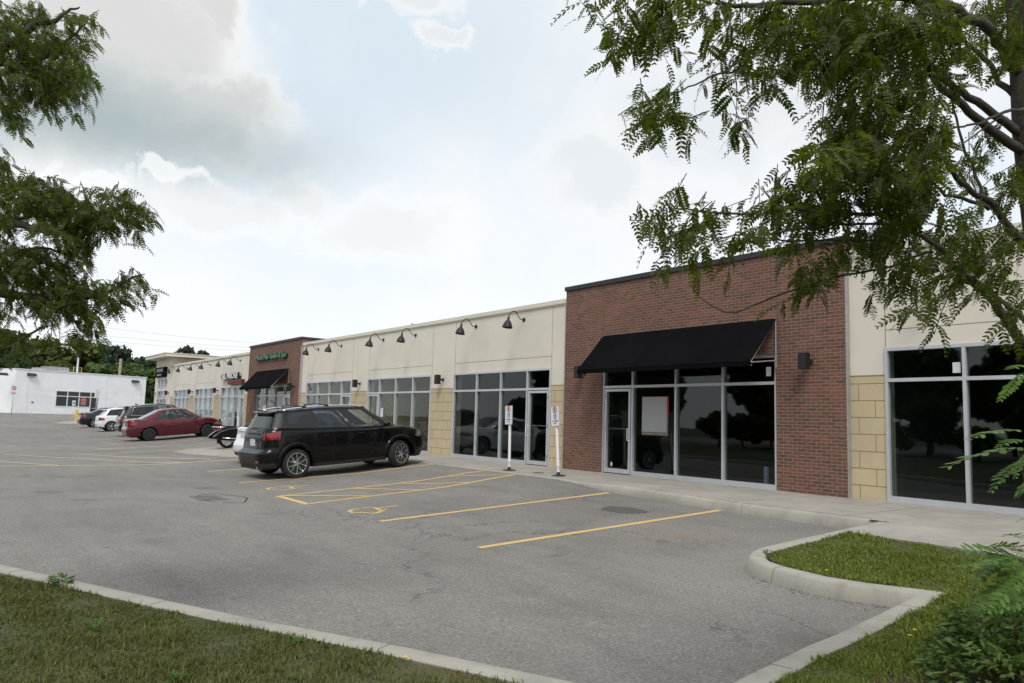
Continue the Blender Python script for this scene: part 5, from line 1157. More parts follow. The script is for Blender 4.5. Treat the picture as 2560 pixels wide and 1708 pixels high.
def pole_sign(name, p, z0, z1, w_, h_, lab, face):
    t = empty(name, (p[0], p[1], z0), math.atan2(D1[1], D1[0]), lab, 'sign'); H_ = z1-z0; f_ = -inw
    b = MB(); b.tube([(0, 0, -.3), (0, 0, H_)], .035, 8); b.build('post', 'grey_steel' if face != 'blue' else 'white_plastic', t, True)
    b = MB(); b.box(-w_/2, w_/2, *sorted((f_*.04, f_*.055)), H_-h_, H_); pl = b.build('sign_plate', 'white_paint', t)
    yy = sorted((f_*.056, f_*.064)); b = MB()
    if face == 'red': b.lathe([(.13, 0), (.19, 0), (.19, .008), (.13, .008)], 22, Matrix.Rotation(math.radians(90), 3, 'X'), (0, f_*.062, H_-.24), True); b.obox((0, f_*.06, H_-.24), .34, .008, .05, Matrix.Rotation(math.radians(45), 3, 'Y')); b.box(-w_/2+.03, w_/2-.03, *yy, H_-h_+.03, H_-h_+.11); b.build('prohibition_ring', 'sign_red', pl)
    elif face == 'blue': b.box(-.10, .10, *yy, H_-h_*.66, H_-h_*.34); b.build('blue_panel', 'sign_blue', pl)
    else:
        for k in range(4): b.box(-w_/2+.08, w_/2-.08, *yy, H_-h_+.12+k*.17, H_-h_+.17+k*.17)
        b.build('lettering', 'grey_letters', pl)
    return t
pole_sign('parking_sign', at(28, 1038, 74)[:2], .25, 3.18, .46, .80, 'tall no-parking sign with red ring at the far left edge', 'red')
pole_sign('parking_sign', at(77, 1041, 74)[:2], .24, 1.85, .32, .50, 'short accessible parking sign in front of the blank white wall', 'blue')
pole_sign('parking_sign', at(181, 1042, 76)[:2], .28, 1.92, .32, .50, 'short accessible parking sign in front of the white building window', 'blue')
pole_sign('notice_sign', at(238, 1040, 72)[:2], .20, 3.05, .50, .80, 'tall pole sign with faint lines of text by the white building door', 'text')
# roof plant, street lamp, poles
h = at(138, 921, 97); t = empty('rooftop_unit', (h[0], h[1], ZT+.02), math.atan2(D1[1], D1[0]), 'grey air conditioning unit on the roof of the white building', 'roof unit')
b = MB(); b.box(-1.25, 1.25, -.9, .9, 0, 1.12); b.box(-1.3, 1.3, -.95, .95, 1.121, 1.18); 
for k in range(9): b.box(-1.15+k*.13, -1.09+k*.13, -.93*1, -.901, .15, 1.0)
b.build('housing', 'grey_steel', t); b = MB(); b.box(-2.5, -1.26, -.7, .7, .1, .95); b.build('cooling_section', 'grey_steel', t)
h = at(193, 927, 99); t = empty('street_lamp', (h[0], h[1], -.5), 0, 'grey cobra-head street lamp rising behind the white building', 'street lamp')
b = MB(); b.tube([(0, 0, 0), (0, 0, 8.2)], [.16, .11], 10); b.build('pole', 'aluminium_pole', t, True)
b = MB(); e_ = AR*-1.0; tip = np.array(at(168, 867, 99))-np.array([h[0], h[1], -.5]); b.tube([(0, 0, 8.1), (tip[0]*.35, tip[1]*.35, 9.0), (tip[0]*.75, tip[1]*.75, tip[2]-.02), tuple(tip)], .05, 8); b.build('arm', 'aluminium_pole', t, True)
b = MB(); tv = Vector((tip[0], tip[1], 0)).normalized(); b.obox((tip[0]+tv.x*.3, tip[1]+tv.y*.3, tip[2]), .95, .32, .14, Matrix.Rotation(math.atan2(tv.y, tv.x), 3, 'Z')); b.build('lamp_head', 'aluminium_pole', t)
h = at(193.5, 928, 95); t = empty('equipment_frame', (h[0], h[1], ZT-.3), math.atan2(D1[1], D1[0]), 'orange steel frame standing on the roof of the white building', 'frame')
b = MB(); b.tube([(-.5, 0, 0), (-.5, 0, 1.45), (.5, 0, 1.45), (.5, 0, 0)], .035, 6); b.build('rail', 'orange_frame', t, True)
h = at(299, 935, 97); t = empty('utility_pole', (h[0], h[1], -.5), 0, 'short wooden utility pole in front of the far trees', 'pole'); b = MB(); b.tube([(0, 0, 0), (0, 0, float(at(300, 897, 97)[2])+.5)], .17, 8); b.build('pole', 'wood_pole', t, True)
for k, (v0, v1) in enumerate(((813, 862), (834, 873), (848, 880))):
    p, q = Vector(at(215, v0, 150)), Vector(at(700, v1, 150)); dd = q-p; pts = [p+dd*s+Vector((0, 0, -1.3*4*(s)*(1-s)*.25)) for s in np.linspace(-.4, 1.6, 25)]
    b = MB(); b.tube(pts, .013, 4); tag(b.build('power_line', 'sign_black'), ('topmost', 'middle', 'lowest')[k]+' thin power line crossing the sky beyond the shops', 'cable')

# ------------------------------------------------------------------ background trees
def leaf_cloud(n, lobes, size, squash=.75):
    """small irregular leaf clumps on and inside overlapping lobes"""
    V = []; ls = np.array([l[3] for l in lobes])**2; pick = RNG.choice(len(lobes), n, p=ls/ls.sum()); L_ = np.array(lobes)[pick]
    d = RNG.normal(size=(n, 3)); d /= np.linalg.norm(d, axis=1)[:, None]; r = L_[:, 3]*(1-.55*RNG.random(n)**2.2)*RNG.uniform(.85, 1.12, n)
    C = L_[:, :3]+d*r[:, None]*np.array([1, 1, squash]); a = RNG.normal(size=(n, 3)); a += d*.8; a /= np.linalg.norm(a, axis=1)[:, None]
    u = np.cross(a, RNG.normal(size=(n, 3))); u /= np.linalg.norm(u, axis=1)[:, None]; w = np.cross(a, u); s = size*RNG.uniform(.5, 1.5, n)[:, None]
    k = np.array([(1, .1), (.35, .8), (-.6, .6), (-1, -.2), (-.2, -.9), (.7, -.6)]); V = np.stack([C+u*s*kx+w*s*ky*.8+a*s*.15*((i % 2)*2-1) for i, (kx, ky) in enumerate(k)], 1)
    return V.reshape(-1, 3), np.arange(n*6), np.full(n, 6)
def bg_tree(p, hgt, rad, mat, label, name='broadleaf_tree', seed=0, n=2600, group='trees beyond the buildings', size=.30):
    rr = random.Random(seed); t = empty(name, tuple(p), rr.random()*6, label, 'tree', group)
    lobes = [(rr.uniform(-.55, .55)*rad, rr.uniform(-.55, .55)*rad, hgt*rr.uniform(.34, .86), rad*rr.uniform(.30, .56)) for _ in range(11)]+[(0, 0, hgt-rad*.42, rad*.45), (0, 0, hgt*.5, rad*.6)]
    V, F, S = leaf_cloud(n, lobes, size); npmesh('crown', V, F, mat, t, S)
    b = MB(); b.tube([(0, 0, 0), (.1, 0, hgt*.4), (.0, .1, hgt*.8)], [rad*.07, rad*.05, rad*.02], 8)
    for l in lobes[:7]: b.tube([(0, 0, hgt*.3), (l[0]*.5, l[1]*.5, (l[2]+hgt*.3)/2), l[:3]], [rad*.035, rad*.02, .02], 5)
    b.build('trunk', 'trunk_far', t, True); return t
def tree_px(u, vtop, d, rad, mat, label, seed, n=2600, size=.3, group='trees beyond the buildings'):
    p = at(u, vtop, d); z0 = -.6; return bg_tree((p[0], p[1], z0), float(p[2])-z0, rad, mat, label, 'broadleaf_tree', seed, n, group, size)
TL = [(-60, 800, 104, 5.5, 'tree_olive', 'olive tree at the far left edge, mostly outside the photo'), (40, 822, 112, 5.2, 'tree_olive', 'tall olive green tree left of the street lamp, first from the edge'),
      (118, 838, 108, 4.6, 'tree_olive', 'olive green tree directly above the rooftop unit'), (200, 842, 112, 4.4, 'tree_olive', 'rounded yellow-green tree right behind the street lamp'),
      (238, 905, 104, 3.0, 'tree_bright', 'low bright green bush just right of the street lamp'), (262, 858, 134, 4.6, 'tree_blue', 'dark bluish round-topped tree between lamp and wooden pole'),
      (160, 900, 103, 3.2, 'tree_olive', 'low olive bush behind the orange roof frame'), (60, 890, 103, 3.4, 'tree_deep', 'low dark bush left of the rooftop unit'), (0, 880, 104, 3.6, 'tree_deep', 'dark bush at the left photo edge'),
      (318, 893, 140, 3.9, 'tree_blue', 'dark small-topped tree above the wooden pole'), (352, 890, 146, 3.8, 'tree_blue', 'bluish distant tree just right of the wooden pole'), (392, 892, 142, 4.2, 'tree_blue', 'dark distant tree touching the tower roof'),
      (290, 915, 112, 3.2, 'tree_bright', 'mid green tree left of the wooden pole, low'), (335, 907, 110, 3.6, 'tree_bright', 'bright green tree right of the wooden pole'), (378, 925, 108, 3.6, 'tree_bright', 'green tree between the white building and the tower'),
      (300, 940, 101, 2.6, 'tree_deep', 'dark low shrub over the white roof edge, centre'), (250, 936, 101, 2.4, 'tree_deep', 'dark low shrub over the white roof edge, left'), (372, 965, 104, 3.2, 'tree_deep', 'dark tree filling the gap beside the tower'),
      (466, 864, 128, 3.0, 'tree_blue', 'tree top showing over the tower roof, left one'), (508, 876, 128, 2.0, 'tree_blue', 'small tree top showing over the tower roof, right one')]
for k, (u, v, d, rad, mt, lab) in enumerate(TL): tree_px(u, v, d, rad*1.0, mt, lab, 100+k, int(1500+rad*420), .34)
p = at(985, 806, 60); bg_tree((p[0], p[1]+2, 0), float(p[2])+.12, 1.6, 'tree_bright', 'tip of a green tree peeking over the cream roof', 'broadleaf_tree', 300, 1200, None, .16)
t_ = at(372, 1005, 104); b = MB(); b.box(-4, 4, -.1, .1, 0, 1.9); o = b.build('boundary_fence', 'red_print'); o.location = (t_[0], t_[1], .6); o.rotation_euler = (0, 0, math.atan2(AR[1], AR[0])); tag(o, 'dull red low fence seen in the gap between white building and tower', 'fence')
# planting and traffic side behind the photographer (mirrored in the shop glass)
protos = [bg_tree((-15, -44, -.4), 8.5, 3.6, 'tree_deep', 'tree of the row behind the lot, mirrored in the shop windows', 'broadleaf_tree', 401, 2600, 'trees across the lot behind the camera', .34),
          bg_tree((-4, -47, -.4), 7.0, 3.0, 'tree_olive', 'x', 'broadleaf_tree', 402, 2200, 'trees across the lot behind the camera', .34)]
for k, (x, y, s) in enumerate([(-30, -42, .95), (-22, -48, 1.2), (-38, -46, 1.15), (-52, -44, 1.2), (-68, -45, 1.1), (3, -42, .85), (12, -46, 1.0), (22, -40, 1.25), (26, -30, 1.15), (30, -20, 1.3), (27, -11, 1.1), (34, -25, 1.4), (18, -38, 1.2), (-34, -50, 1.3), (-26, -44, 1.0), (-18, -40, .9), (-7, -41, 1.05), (-1, -50, 1.3), (7, -41, 1.1), (9, -50, 1.35), (16, -50, 1.3), (24, -48, 1.4), (-60, -48, 1.2), (-75, -50, 1.2), (-13, -47, 1.15), (-10, -52, 1.2), (-46, -52, 1.3)]):
    c = copy_tree(protos[k % 2]); c.location = (x, y, -.4); c.scale = (s, s, s); c.rotation_euler = (0, 0, k*1.3)
for k in range(30):
    c = copy_tree(protos[k % 2]); s_ = .32+.16*((k*7) % 5)/4; c.location = (-70+k*3.4, -33-1.5*((k*3) % 4), -.5); c.scale = (s_*1.5, s_*1.3, s_); c.rotation_euler = (0, 0, k*2.1)
b = MB(); b.add([(-90, -37, -.30), (40, -37, -.30), (40, -27, -.30), (-90, -27, -.30)], [(0, 1, 2, 3)]); tag(b.build('far_verge', 'lawn_soil'), kind='structure')
for o in [q for q in COL.objects if q.get('group') == 'trees across the lot behind the camera']: o['label'] = 'tree of the row behind the camera, seen only mirrored in shop glass'
#@@PART5
# ------------------------------------------------------------------ near honey locust trees
def leaf_template(npair, ln, lw, ll, droop=.25, curl=.0):
    """pinnate leaf along +x: folded six-sided leaflets on both sides of a curved stalk"""
    V = []; S = []
    for i in range(npair):
        f = (i+.7)/npair; x = ln*f; z = -droop*ln*f*f; sc = (.55+.9*math.sin(math.pi*min(1, f*.85+.12)))*.8
        for s in (-1, 1):
            a = math.radians(62-14*f)*s; dx, dy = math.cos(a), math.sin(a); l_, w_ = ll*sc*random.uniform(.85, 1.1), lw*sc; zz = -l_*random.uniform(.05, .40)
            base = np.array([x, 0, z]); d = np.array([dx, dy, zz/l_]); pe = np.array([-dy, dx, .25*s]);
            V += [base, base+d*l_*.3+pe*w_*.5, base+d*l_*.72+pe*w_*.42, base+d*l_, base+d*l_*.72-pe*w_*.42, base+d*l_*.3-pe*w_*.5]; S.append(6)
    n = 5; r = .0011
    for i in range(n):
        f0, f1 = i/n, (i+1)/n; p = lambda f, o: np.array([ln*f, o, -droop*ln*f*f]); V += [p(f0, -r), p(f1, -r), p(f1, r), p(f0, r)]; S.append(4)
    return np.array(V), np.array(S)
TPL = [leaf_template(random.randint(6, 10), random.uniform(.085, .135), .0105, .026, random.uniform(.2, .7)) for _ in range(8)]
def place_leaves(pos, dirs, roll, scale, tpls):
    Vs, Ss = [], []; pick = RNG.integers(0, len(tpls), len(pos))
    for k, (T, S) in enumerate(tpls):
        m = pick == k
        if not m.any(): continue
        P, D_, r, s = pos[m], dirs[m], roll[m], scale[m]; D_ = D_/np.linalg.norm(D_, axis=1)[:, None]
        up = np.tile([0, 0, 1.0], (len(P), 1)); y = np.cross(up, D_); y /= np.maximum(1e-6, np.linalg.norm(y, axis=1))[:, None]; z = np.cross(D_, y)
        c, sn = np.cos(r)[:, None], np.sin(r)[:, None]; y2 = y*c+z*sn; z2 = z*c-y*sn
        X = T[None]*s[:, None, None]; W_ = P[:, None, :]+X[..., :1]*D_[:, None]+X[..., 1:2]*y2[:, None]+X[..., 2:]*z2[:, None]
        Vs.append(W_.reshape(-1, 3)); Ss.append(np.tile(S, len(P)))
    return np.concatenate(Vs), np.concatenate(Ss)
def crown_from(clusters, twig_mb, dirbias, scale=1.0, per=7, seed=1, dens=1.0):
    """clusters: (u, v, ru, rv, depth, ntwigs); twigs start inside the ellipse and carry alternate leaves"""
    rg = np.random.default_rng(seed); pos, dirs, roll, sc = [], [], [], []
    for (u, v, ru, rv, d, n) in clusters:
        for _ in range(max(1, int(round(n*dens)))):
            a, r = rg.uniform(0, 6.283), math.sqrt(rg.random()); uu, vv = u+ru*r*math.cos(a), v+rv*r*math.sin(a); dd = d+rg.normal()*.22
            p = np.array(at(uu, vv, dd)); t = np.array([rg.normal()*.6+dirbias[0], rg.normal()*.6+dirbias[1], rg.normal()*.35+dirbias[2]]); t /= np.linalg.norm(t)
            ln = rg.uniform(.14, .30)*scale; p0 = p-t*ln*.5; q = [p0+t*ln*s+np.array([0, 0, -.10*ln*s*s*3]) for s in (0, .5, 1)]
            twig_mb.tube(q, [.0022, .0018, .001], 4, False)
            for i in range(per):
                s = (i+.5)/per; pt = p0+t*ln*s+np.array([0, 0, -.30*ln*s*s]); sd = 1 if i % 2 else -1
                side = np.cross(t, [0, 0, 1.0]); side /= max(1e-6, np.linalg.norm(side)); dl = t*.45+side*sd*.75+np.array([0, 0, rg.uniform(-.75, .1)])+rg.normal(size=3)*.22
                pos.append(pt); dirs.append(dl); roll.append(rg.normal()*.5); sc.append(scale*rg.uniform(.65, 1.15))
    return np.array(pos), np.array(dirs), np.array(roll), np.array(sc)
def limb(mb, pts, r0, r1, n=8):
    """pts: (u, v, depth) polyline smoothed into a tapering limb"""
    P = [np.array(at(*p)) for p in pts]; Q = []
    for i in range(len(P)-1):
        a, b_, c, d = P[max(i-1, 0)], P[i], P[i+1], P[min(i+2, len(P)-1)]
        for k in range(4):
            t = k/4; Q.append(.5*((2*b_)+(-a+c)*t+(2*a-5*b_+4*c-d)*t*t+(-a+3*b_-3*c+d)*t**3))
    Q.append(P[-1]); Q = [q+RNG.normal(size=3)*min(.004, r1) for q in Q]; m = len(Q); mb.tube(Q, [r0+(r1-r0)*(i/(m-1))**.8 for i in range(m)], n); return Q
# right tree: trunk at the right edge of the view, limbs sweeping left over the lot
RB = tuple(float(t) for t in at(2795, 1790, 3.95))
rt = empty('honey_locust_tree', RB, 0, 'large dark honey locust with long bare limbs reaching in from the right edge', 'tree', 'honey locust trees framing the view')
tb = MB(); wd_ = MB()
base = at(2800, 1830, 3.95); T1 = at(2612, 640, 3.85); T2 = at(2572, 330, 3.85); T3 = at(2556, 60, 3.85); T4 = at(2540, -260, 3.9)
tb.tube([base, base+np.array([0, 0, .25]), base*.5+T1*.5, T1, T2, T3, T4], [.15, .11, .09, .082, .072, .064, .05], 14)
LB = [([(2560, 345, 3.85), (2464, 268, 3.8), (2384, 219, 3.7), (2344, 179, 3.65), (2272, 112, 3.55), (2190, 40, 3.5)], .030, .012),
      ([(2565, 385, 3.85), (2473, 321, 3.75), (2406, 263, 3.7), (2339, 201, 3.6), (2304, 130, 3.5), (2240, 60, 3.4)], .034, .012),
      ([(2555, 245, 3.85), (2510, 215, 3.9), (2470, 160, 3.95), (2424, 116, 4.0), (2370, 66, 4.05)], .026, .010),
      ([(2556, 190, 3.85), (2520, 150, 3.8), (2487, 89, 3.7), (2433, 49, 3.6), (2339, 6, 3.5), (2183, -8, 3.4), (2000, 6, 3.3), (1860, 14, 3.3), (1790, 8, 3.3)], .045, .010),
      ([(2600, 650, 3.85), (2560, 607, 3.8), (2518, 558, 3.75), (2473, 504, 3.7), (2424, 478, 3.65), (2380, 430, 3.6), (2339, 384, 3.6), (2290, 330, 3.5)], .030, .010),
      ([(2473, 518, 3.7), (2415, 500, 3.65), (2362, 487, 3.6), (2317, 437, 3.5), (2270, 400, 3.4)], .014, .006), ([(2470, 515, 3.7), (2450, 468, 3.8), (2405, 350, 3.9), (2380, 250, 4.0), (2344, 187, 4.0)], .013, .006),
      ([(2640, 960, 3.8), (2575, 880, 3.75), (2540, 835, 3.7), (2500, 775, 3.65), (2445, 715, 3.6), (2420, 700, 3.55)], .038, .024),
      ([(2425, 705, 3.55), (2380, 660, 3.5), (2362, 634, 3.5), (2281, 576, 3.4), (2228, 542, 3.35), (2094, 531, 3.3), (1985, 522, 3.25), (1927, 516, 3.2), (1882, 536, 3.2), (1771, 531, 3.15), (1712, 520, 3.1), (1677, 527, 3.1)], .018, .0035),
      ([(2600, 830, 3.8), (2540, 780, 3.85), (2480, 735, 3.9), (2420, 690, 3.95), (2330, 640, 3.95)], .020, .007),
      ([(2228, 560, 3.35), (2120, 560, 3.3), (2000, 571, 3.25), (1900, 586, 3.2), (1824, 591, 3.2), (1788, 602, 3.2)], .008, .003), ([(2240, 600, 3.35), (2100, 600, 3.25), (1998, 603, 3.2), (1896, 601, 3.2), (1815, 622, 3.2), (1798, 634, 3.2)], .007, .0025),
      ([(2330, 628, 3.5), (2281, 643, 3.5), (2228, 665, 3.45), (2114, 687, 3.4), (2061, 701, 3.4), (1943, 739, 3.35), (1881, 765, 3.3), (1834, 782, 3.3), (1787, 770, 3.3), (1749, 742, 3.3), (1729, 718, 3.3)], .009, .002),
      ([(2150, 10, 3.4), (2010, 50, 3.35), (1949, 89, 3.3), (1891, 134, 3.25), (1837, 179, 3.2), (1793, 185, 3.2), (1721, 219, 3.2), (1663, 239, 3.2)], .014, .003),
      ([(1837, 180, 3.2), (1842, 220, 3.2), (1842, 265, 3.2), (1836, 340, 3.2)], .0035, .0015), ([(2010, 130, 3.4), (1940, 165, 3.4), (1875, 180, 3.4), (1822, 174, 3.4)], .006, .002),
      ([(2560, 275, 3.6), (2496, 285, 3.4), (2450, 310, 3.3), (2390, 318, 3.2), (2300, 350, 3.1)], .011, .004), ([(2500, 290, 3.4), (2420, 350, 3.3), (2360, 400, 3.2)], .006, .003),
      ([(1600, -40, 3.1), (1560, -10, 3.1), (1530, 20, 3.1)], .005, .002), ([(1780, 10, 3.3), (1690, -15, 3.2), (1600, -20, 3.1), (1500, -15, 3.1)], .008, .003)]
for pts, r0, r1 in LB: limb(tb, pts, r0*.78, r1*.8)
RC = [  # dense crown masses (u, v, ru, rv, depth, twigs)
    (2060, 60, 150, 60, 3.3, 46), (2250, 60, 150, 70, 3.4, 40), (2200, 160, 150, 70, 3.4, 40), (2080, 150, 90, 55, 3.2, 18), (2340, 130, 70, 60, 3.6, 12), (2440, 20, 110, 30, 3.9, 12), (2545, 60, 30, 90, 3.3, 12), (2060, 20, 160, 40, 3.5, 20), (2330, 40, 120, 50, 3.7, 14), (2180, 330, 110, 80, 3.4, 16),
    (2180, 270, 120, 70, 3.2, 34), (2230, 370, 120, 70, 3.1, 40), (2130, 380, 70, 60, 3.0, 16), (2090, 320, 60, 40, 2.9, 7), (2300, 290, 70, 60, 3.3, 12), (2150, 460, 120, 40, 3.2, 24), (2290, 440, 80, 50, 3.2, 15),
    (2060, 500, 90, 40, 3.3, 15), (2000, 520, 70, 30, 3.4, 8), (2040, 430, 45, 30, 3.4, 6), (2230, 520, 100, 40, 3.3, 14), (2350, 560, 70, 50, 3.5, 10), (2100, 570, 130, 35, 3.4, 10), (2250, 610, 110, 40, 3.5, 12), (2360, 660, 90, 35, 3.3, 11),
    (2060, 620, 70, 30, 3.4, 4), (2230, 660, 60, 25, 3.3, 6), (2470, 600, 70, 50, 3.6, 10), (2510, 680, 45, 40, 3.4, 8), (2500, 480, 60, 60, 3.8, 8), (2430, 420, 40, 50, 3.8, 5), (2540, 420, 25, 60, 3.6, 5), (2420, 180, 50, 70, 4.0, 6), (2500, 40, 50, 30, 3.9, 5), (2470, 350, 30, 35, 4.0, 4), (2310, 740, 30, 40, 2.9, 3),
    # fringes along the long limbs
    (1480, 15, 32, 22, 3.1, 3), (1560, 30, 45, 40, 3.1, 7), (1545, 95, 26, 30, 3.1, 4), (1650, 15, 60, 30, 3.2, 8), (1655, 85, 32, 40, 3.2, 7), (1640, 30, 30, 30, 3.2, 4), (1760, 10, 60, 22, 3.2, 7), (1765, 65, 16, 25, 3.2, 2), (1850, 25, 70, 40, 3.3, 10), (1845, 105, 30, 30, 3.2, 4), (1930, 80, 60, 60, 3.3, 12),
    (1620, 265, 50, 26, 3.2, 7), (1600, 300, 18, 16, 3.2, 2), (1685, 290, 34, 32, 3.2, 5), (1650, 250, 25, 18, 3.2, 3), (1780, 165, 28, 14, 3.2, 2), (1838, 250, 18, 20, 3.2, 1), (1840, 325, 16, 30, 3.2, 3), (1915, 185, 30, 40, 3.3, 4), (1900, 245, 12, 30, 3.3, 1), (1985, 150, 35, 35, 3.3, 4),
    (1650, 510, 40, 22, 3.1, 4), (1630, 545, 30, 16, 3.1, 3), (1735, 560, 40, 34, 3.1, 7), (1700, 600, 16, 30, 3.1, 2), (1750, 620, 16, 26, 3.1, 3), (1790, 545, 26, 20, 3.1, 3), (1830, 500, 30, 10, 3.2, 2), (1900, 500, 40, 18, 3.2, 3), (1950, 470, 30, 22, 3.3, 4), (1850, 590, 20, 12, 3.2, 2), (1835, 640, 14, 16, 3.2, 2), (1900, 560, 40, 14, 3.2, 3), (1960, 640, 36, 16, 3.3, 2), (1990, 590, 30, 20, 3.3, 4),
    (2010, 725, 36, 18, 3.4, 2), (2060, 700, 30, 20, 3.4, 3), (2010, 680, 35, 18, 3.4, 3), (2350, 760, 30, 18, 3.0, 2), (2400, 640, 40, 30, 3.5, 5), (2540, 765, 25, 30, 3.3, 4), (2530, 560, 30, 40, 3.7, 5)]
pos, dirs, roll, sc = crown_from(RC, wd_, (-.55, .15, -.30), .90, 7, 5, .74)
V, S = place_leaves(pos, dirs, roll, sc, TPL); npmesh('crown', V-np.array(RB), np.arange(len(V)), 'locust_leaf', rt, S)
def shift(mb, o): mb.v = [(x-o[0], y-o[1], z-o[2]) for x, y, z in mb.v]; return mb
shift(tb, RB).build('trunk', 'bark', rt, True); shift(wd_, RB).build('twig', 'twig', rt, True)['kind'] = 'stuff'
# low shoots with larger, brighter leaves in front of the right-hand window
TPL2 = [leaf_template(random.randint(9, 12), random.uniform(.15, .20), .014, .036, random.uniform(.1, .35)) for _ in range(5)]
st_ = empty('tree_shoot', (-1.6, -8.9, -.3), 0, 'bright green low leafy shoots before the rightmost shop window', 'shoot')
tm = MB(); g_ = []
for pts in ([(2620, 1350, 2.9), (2570, 1240, 2.85), (2556, 1170, 2.8), (2545, 1130, 2.75)], [(2640, 1480, 2.8), (2590, 1420, 2.75), (2520, 1392, 2.7), (2460, 1378, 2.65)], [(2600, 1200, 2.9), (2575, 1000, 2.85), (2560, 900, 2.8)]): limb(tm, pts, .006, .002, 5)
def leaf_px(u0, v0, u1, v1, d, s=1.0):
    p, q = np.array(at(u0, v0, d)), np.array(at(u1, v1, d-.05)); return p, q-p, np.linalg.norm(q-p)/.17*s
for q in [(2560, 1118, 2390, 1118, 2.6), (2552, 1075, 2430, 1060, 2.65), (2562, 1150, 2470, 1185, 2.6), (2560, 930, 2500, 985, 2.7), (2575, 915, 2530, 905, 2.7), (2580, 1190, 2540, 1230, 2.6), (2556, 1100, 2500, 1090, 2.5), (2575, 1130, 2525, 1165, 2.55),
          (2550, 1395, 2430, 1350, 2.7), (2540, 1400, 2400, 1385, 2.6), (2530, 1400, 2420, 1425, 2.6), (2570, 1380, 2490, 1330, 2.7), (2560, 1400, 2500, 1370, 2.5), (2560, 1410, 2470, 1400, 2.55), (2575, 1420, 2500, 1440, 2.6), (2570, 1350, 2510, 1310, 2.7), (2540, 1370, 2470, 1345, 2.6), (2580, 1400, 2530, 1350, 2.6), (2520, 1395, 2450, 1400, 2.5), (2570, 1440, 2460, 1470, 2.6),
          (2570, 1300, 2535, 1290, 2.6), (2590, 1500, 2490, 1500, 2.5), (2560, 1440, 2480, 1500, 2.5)]:
    g_.append(leaf_px(*q))
V, S = place_leaves(np.array([g[0] for g in g_]), np.array([g[1] for g in g_]), RNG.normal(size=len(g_))*.3, np.array([g[2] for g in g_]), TPL2)
npmesh('foliage', V-np.array([-1.6, -8.9, -.3]), np.arange(len(V)), 'sucker_leaf', st_, S); shift(tm, (-1.6, -8.9, -.3)).build('stem', 'twig', st_, True)
# left tree: limbs reach in from outside the left edge
lt = empty('honey_locust_tree', (-6.6, -13.7, -.3), 0, 'dark honey locust hanging down the left edge of the photo', 'tree', 'honey locust trees framing the view')
tb = MB(); wd_ = MB(); b0 = np.array([-6.6, -13.7, -.45]); H1 = np.array([-6.55, -13.6, 2.2]); H2 = np.array([-6.6, -13.65, 3.9]); H3 = np.array([-6.5, -13.5, 5.6])
tb.tube([b0, b0+np.array([0, 0, .3]), H1, H2, H3], [.17, .13, .11, .085, .05], 12)
for pts, r0, r1 in [([(-330, 420, 5.3), (-150, 470, 5.3), (0, 545, 5.3), (40, 560, 5.2), (120, 580, 5.1), (200, 560, 5.0), (300, 520, 5.0), (360, 525, 5.0)], .05, .004), ([(-330, 500, 5.3), (-100, 540, 5.4), (0, 555, 5.4), (60, 545, 5.5), (160, 520, 5.6)], .04, .006),
                    ([(-330, 650, 5.3), (-100, 720, 5.2), (60, 740, 5.2), (180, 745, 5.1), (260, 735, 5.0), (320, 700, 5.0), (360, 685, 5.0)], .04, .003), ([(-330, 120, 5.3), (-100, 150, 5.3), (30, 110, 5.2), (90, 60, 5.2), (130, 55, 5.2), (170, 30, 5.2), (200, 20, 5.2)], .05, .004),
                    ([(-330, 200, 5.3), (-100, 170, 5.3), (40, 155, 5.3), (120, 140, 5.2), (180, 90, 5.2), (215, 60, 5.2)], .04, .003), ([(-330, 560, 5.3), (-150, 640, 5.2), (0, 640, 5.2), (100, 620, 5.2), (180, 640, 5.2)], .03, .005),
                    ([(20, 870, 5.2), (90, 825, 5.2), (120, 815, 5.2)], .012, .004), ([(180, 565, 5.1), (220, 500, 5.1), (240, 470, 5.1)], .006, .003)]: limb(tb, pts, r0, r1)
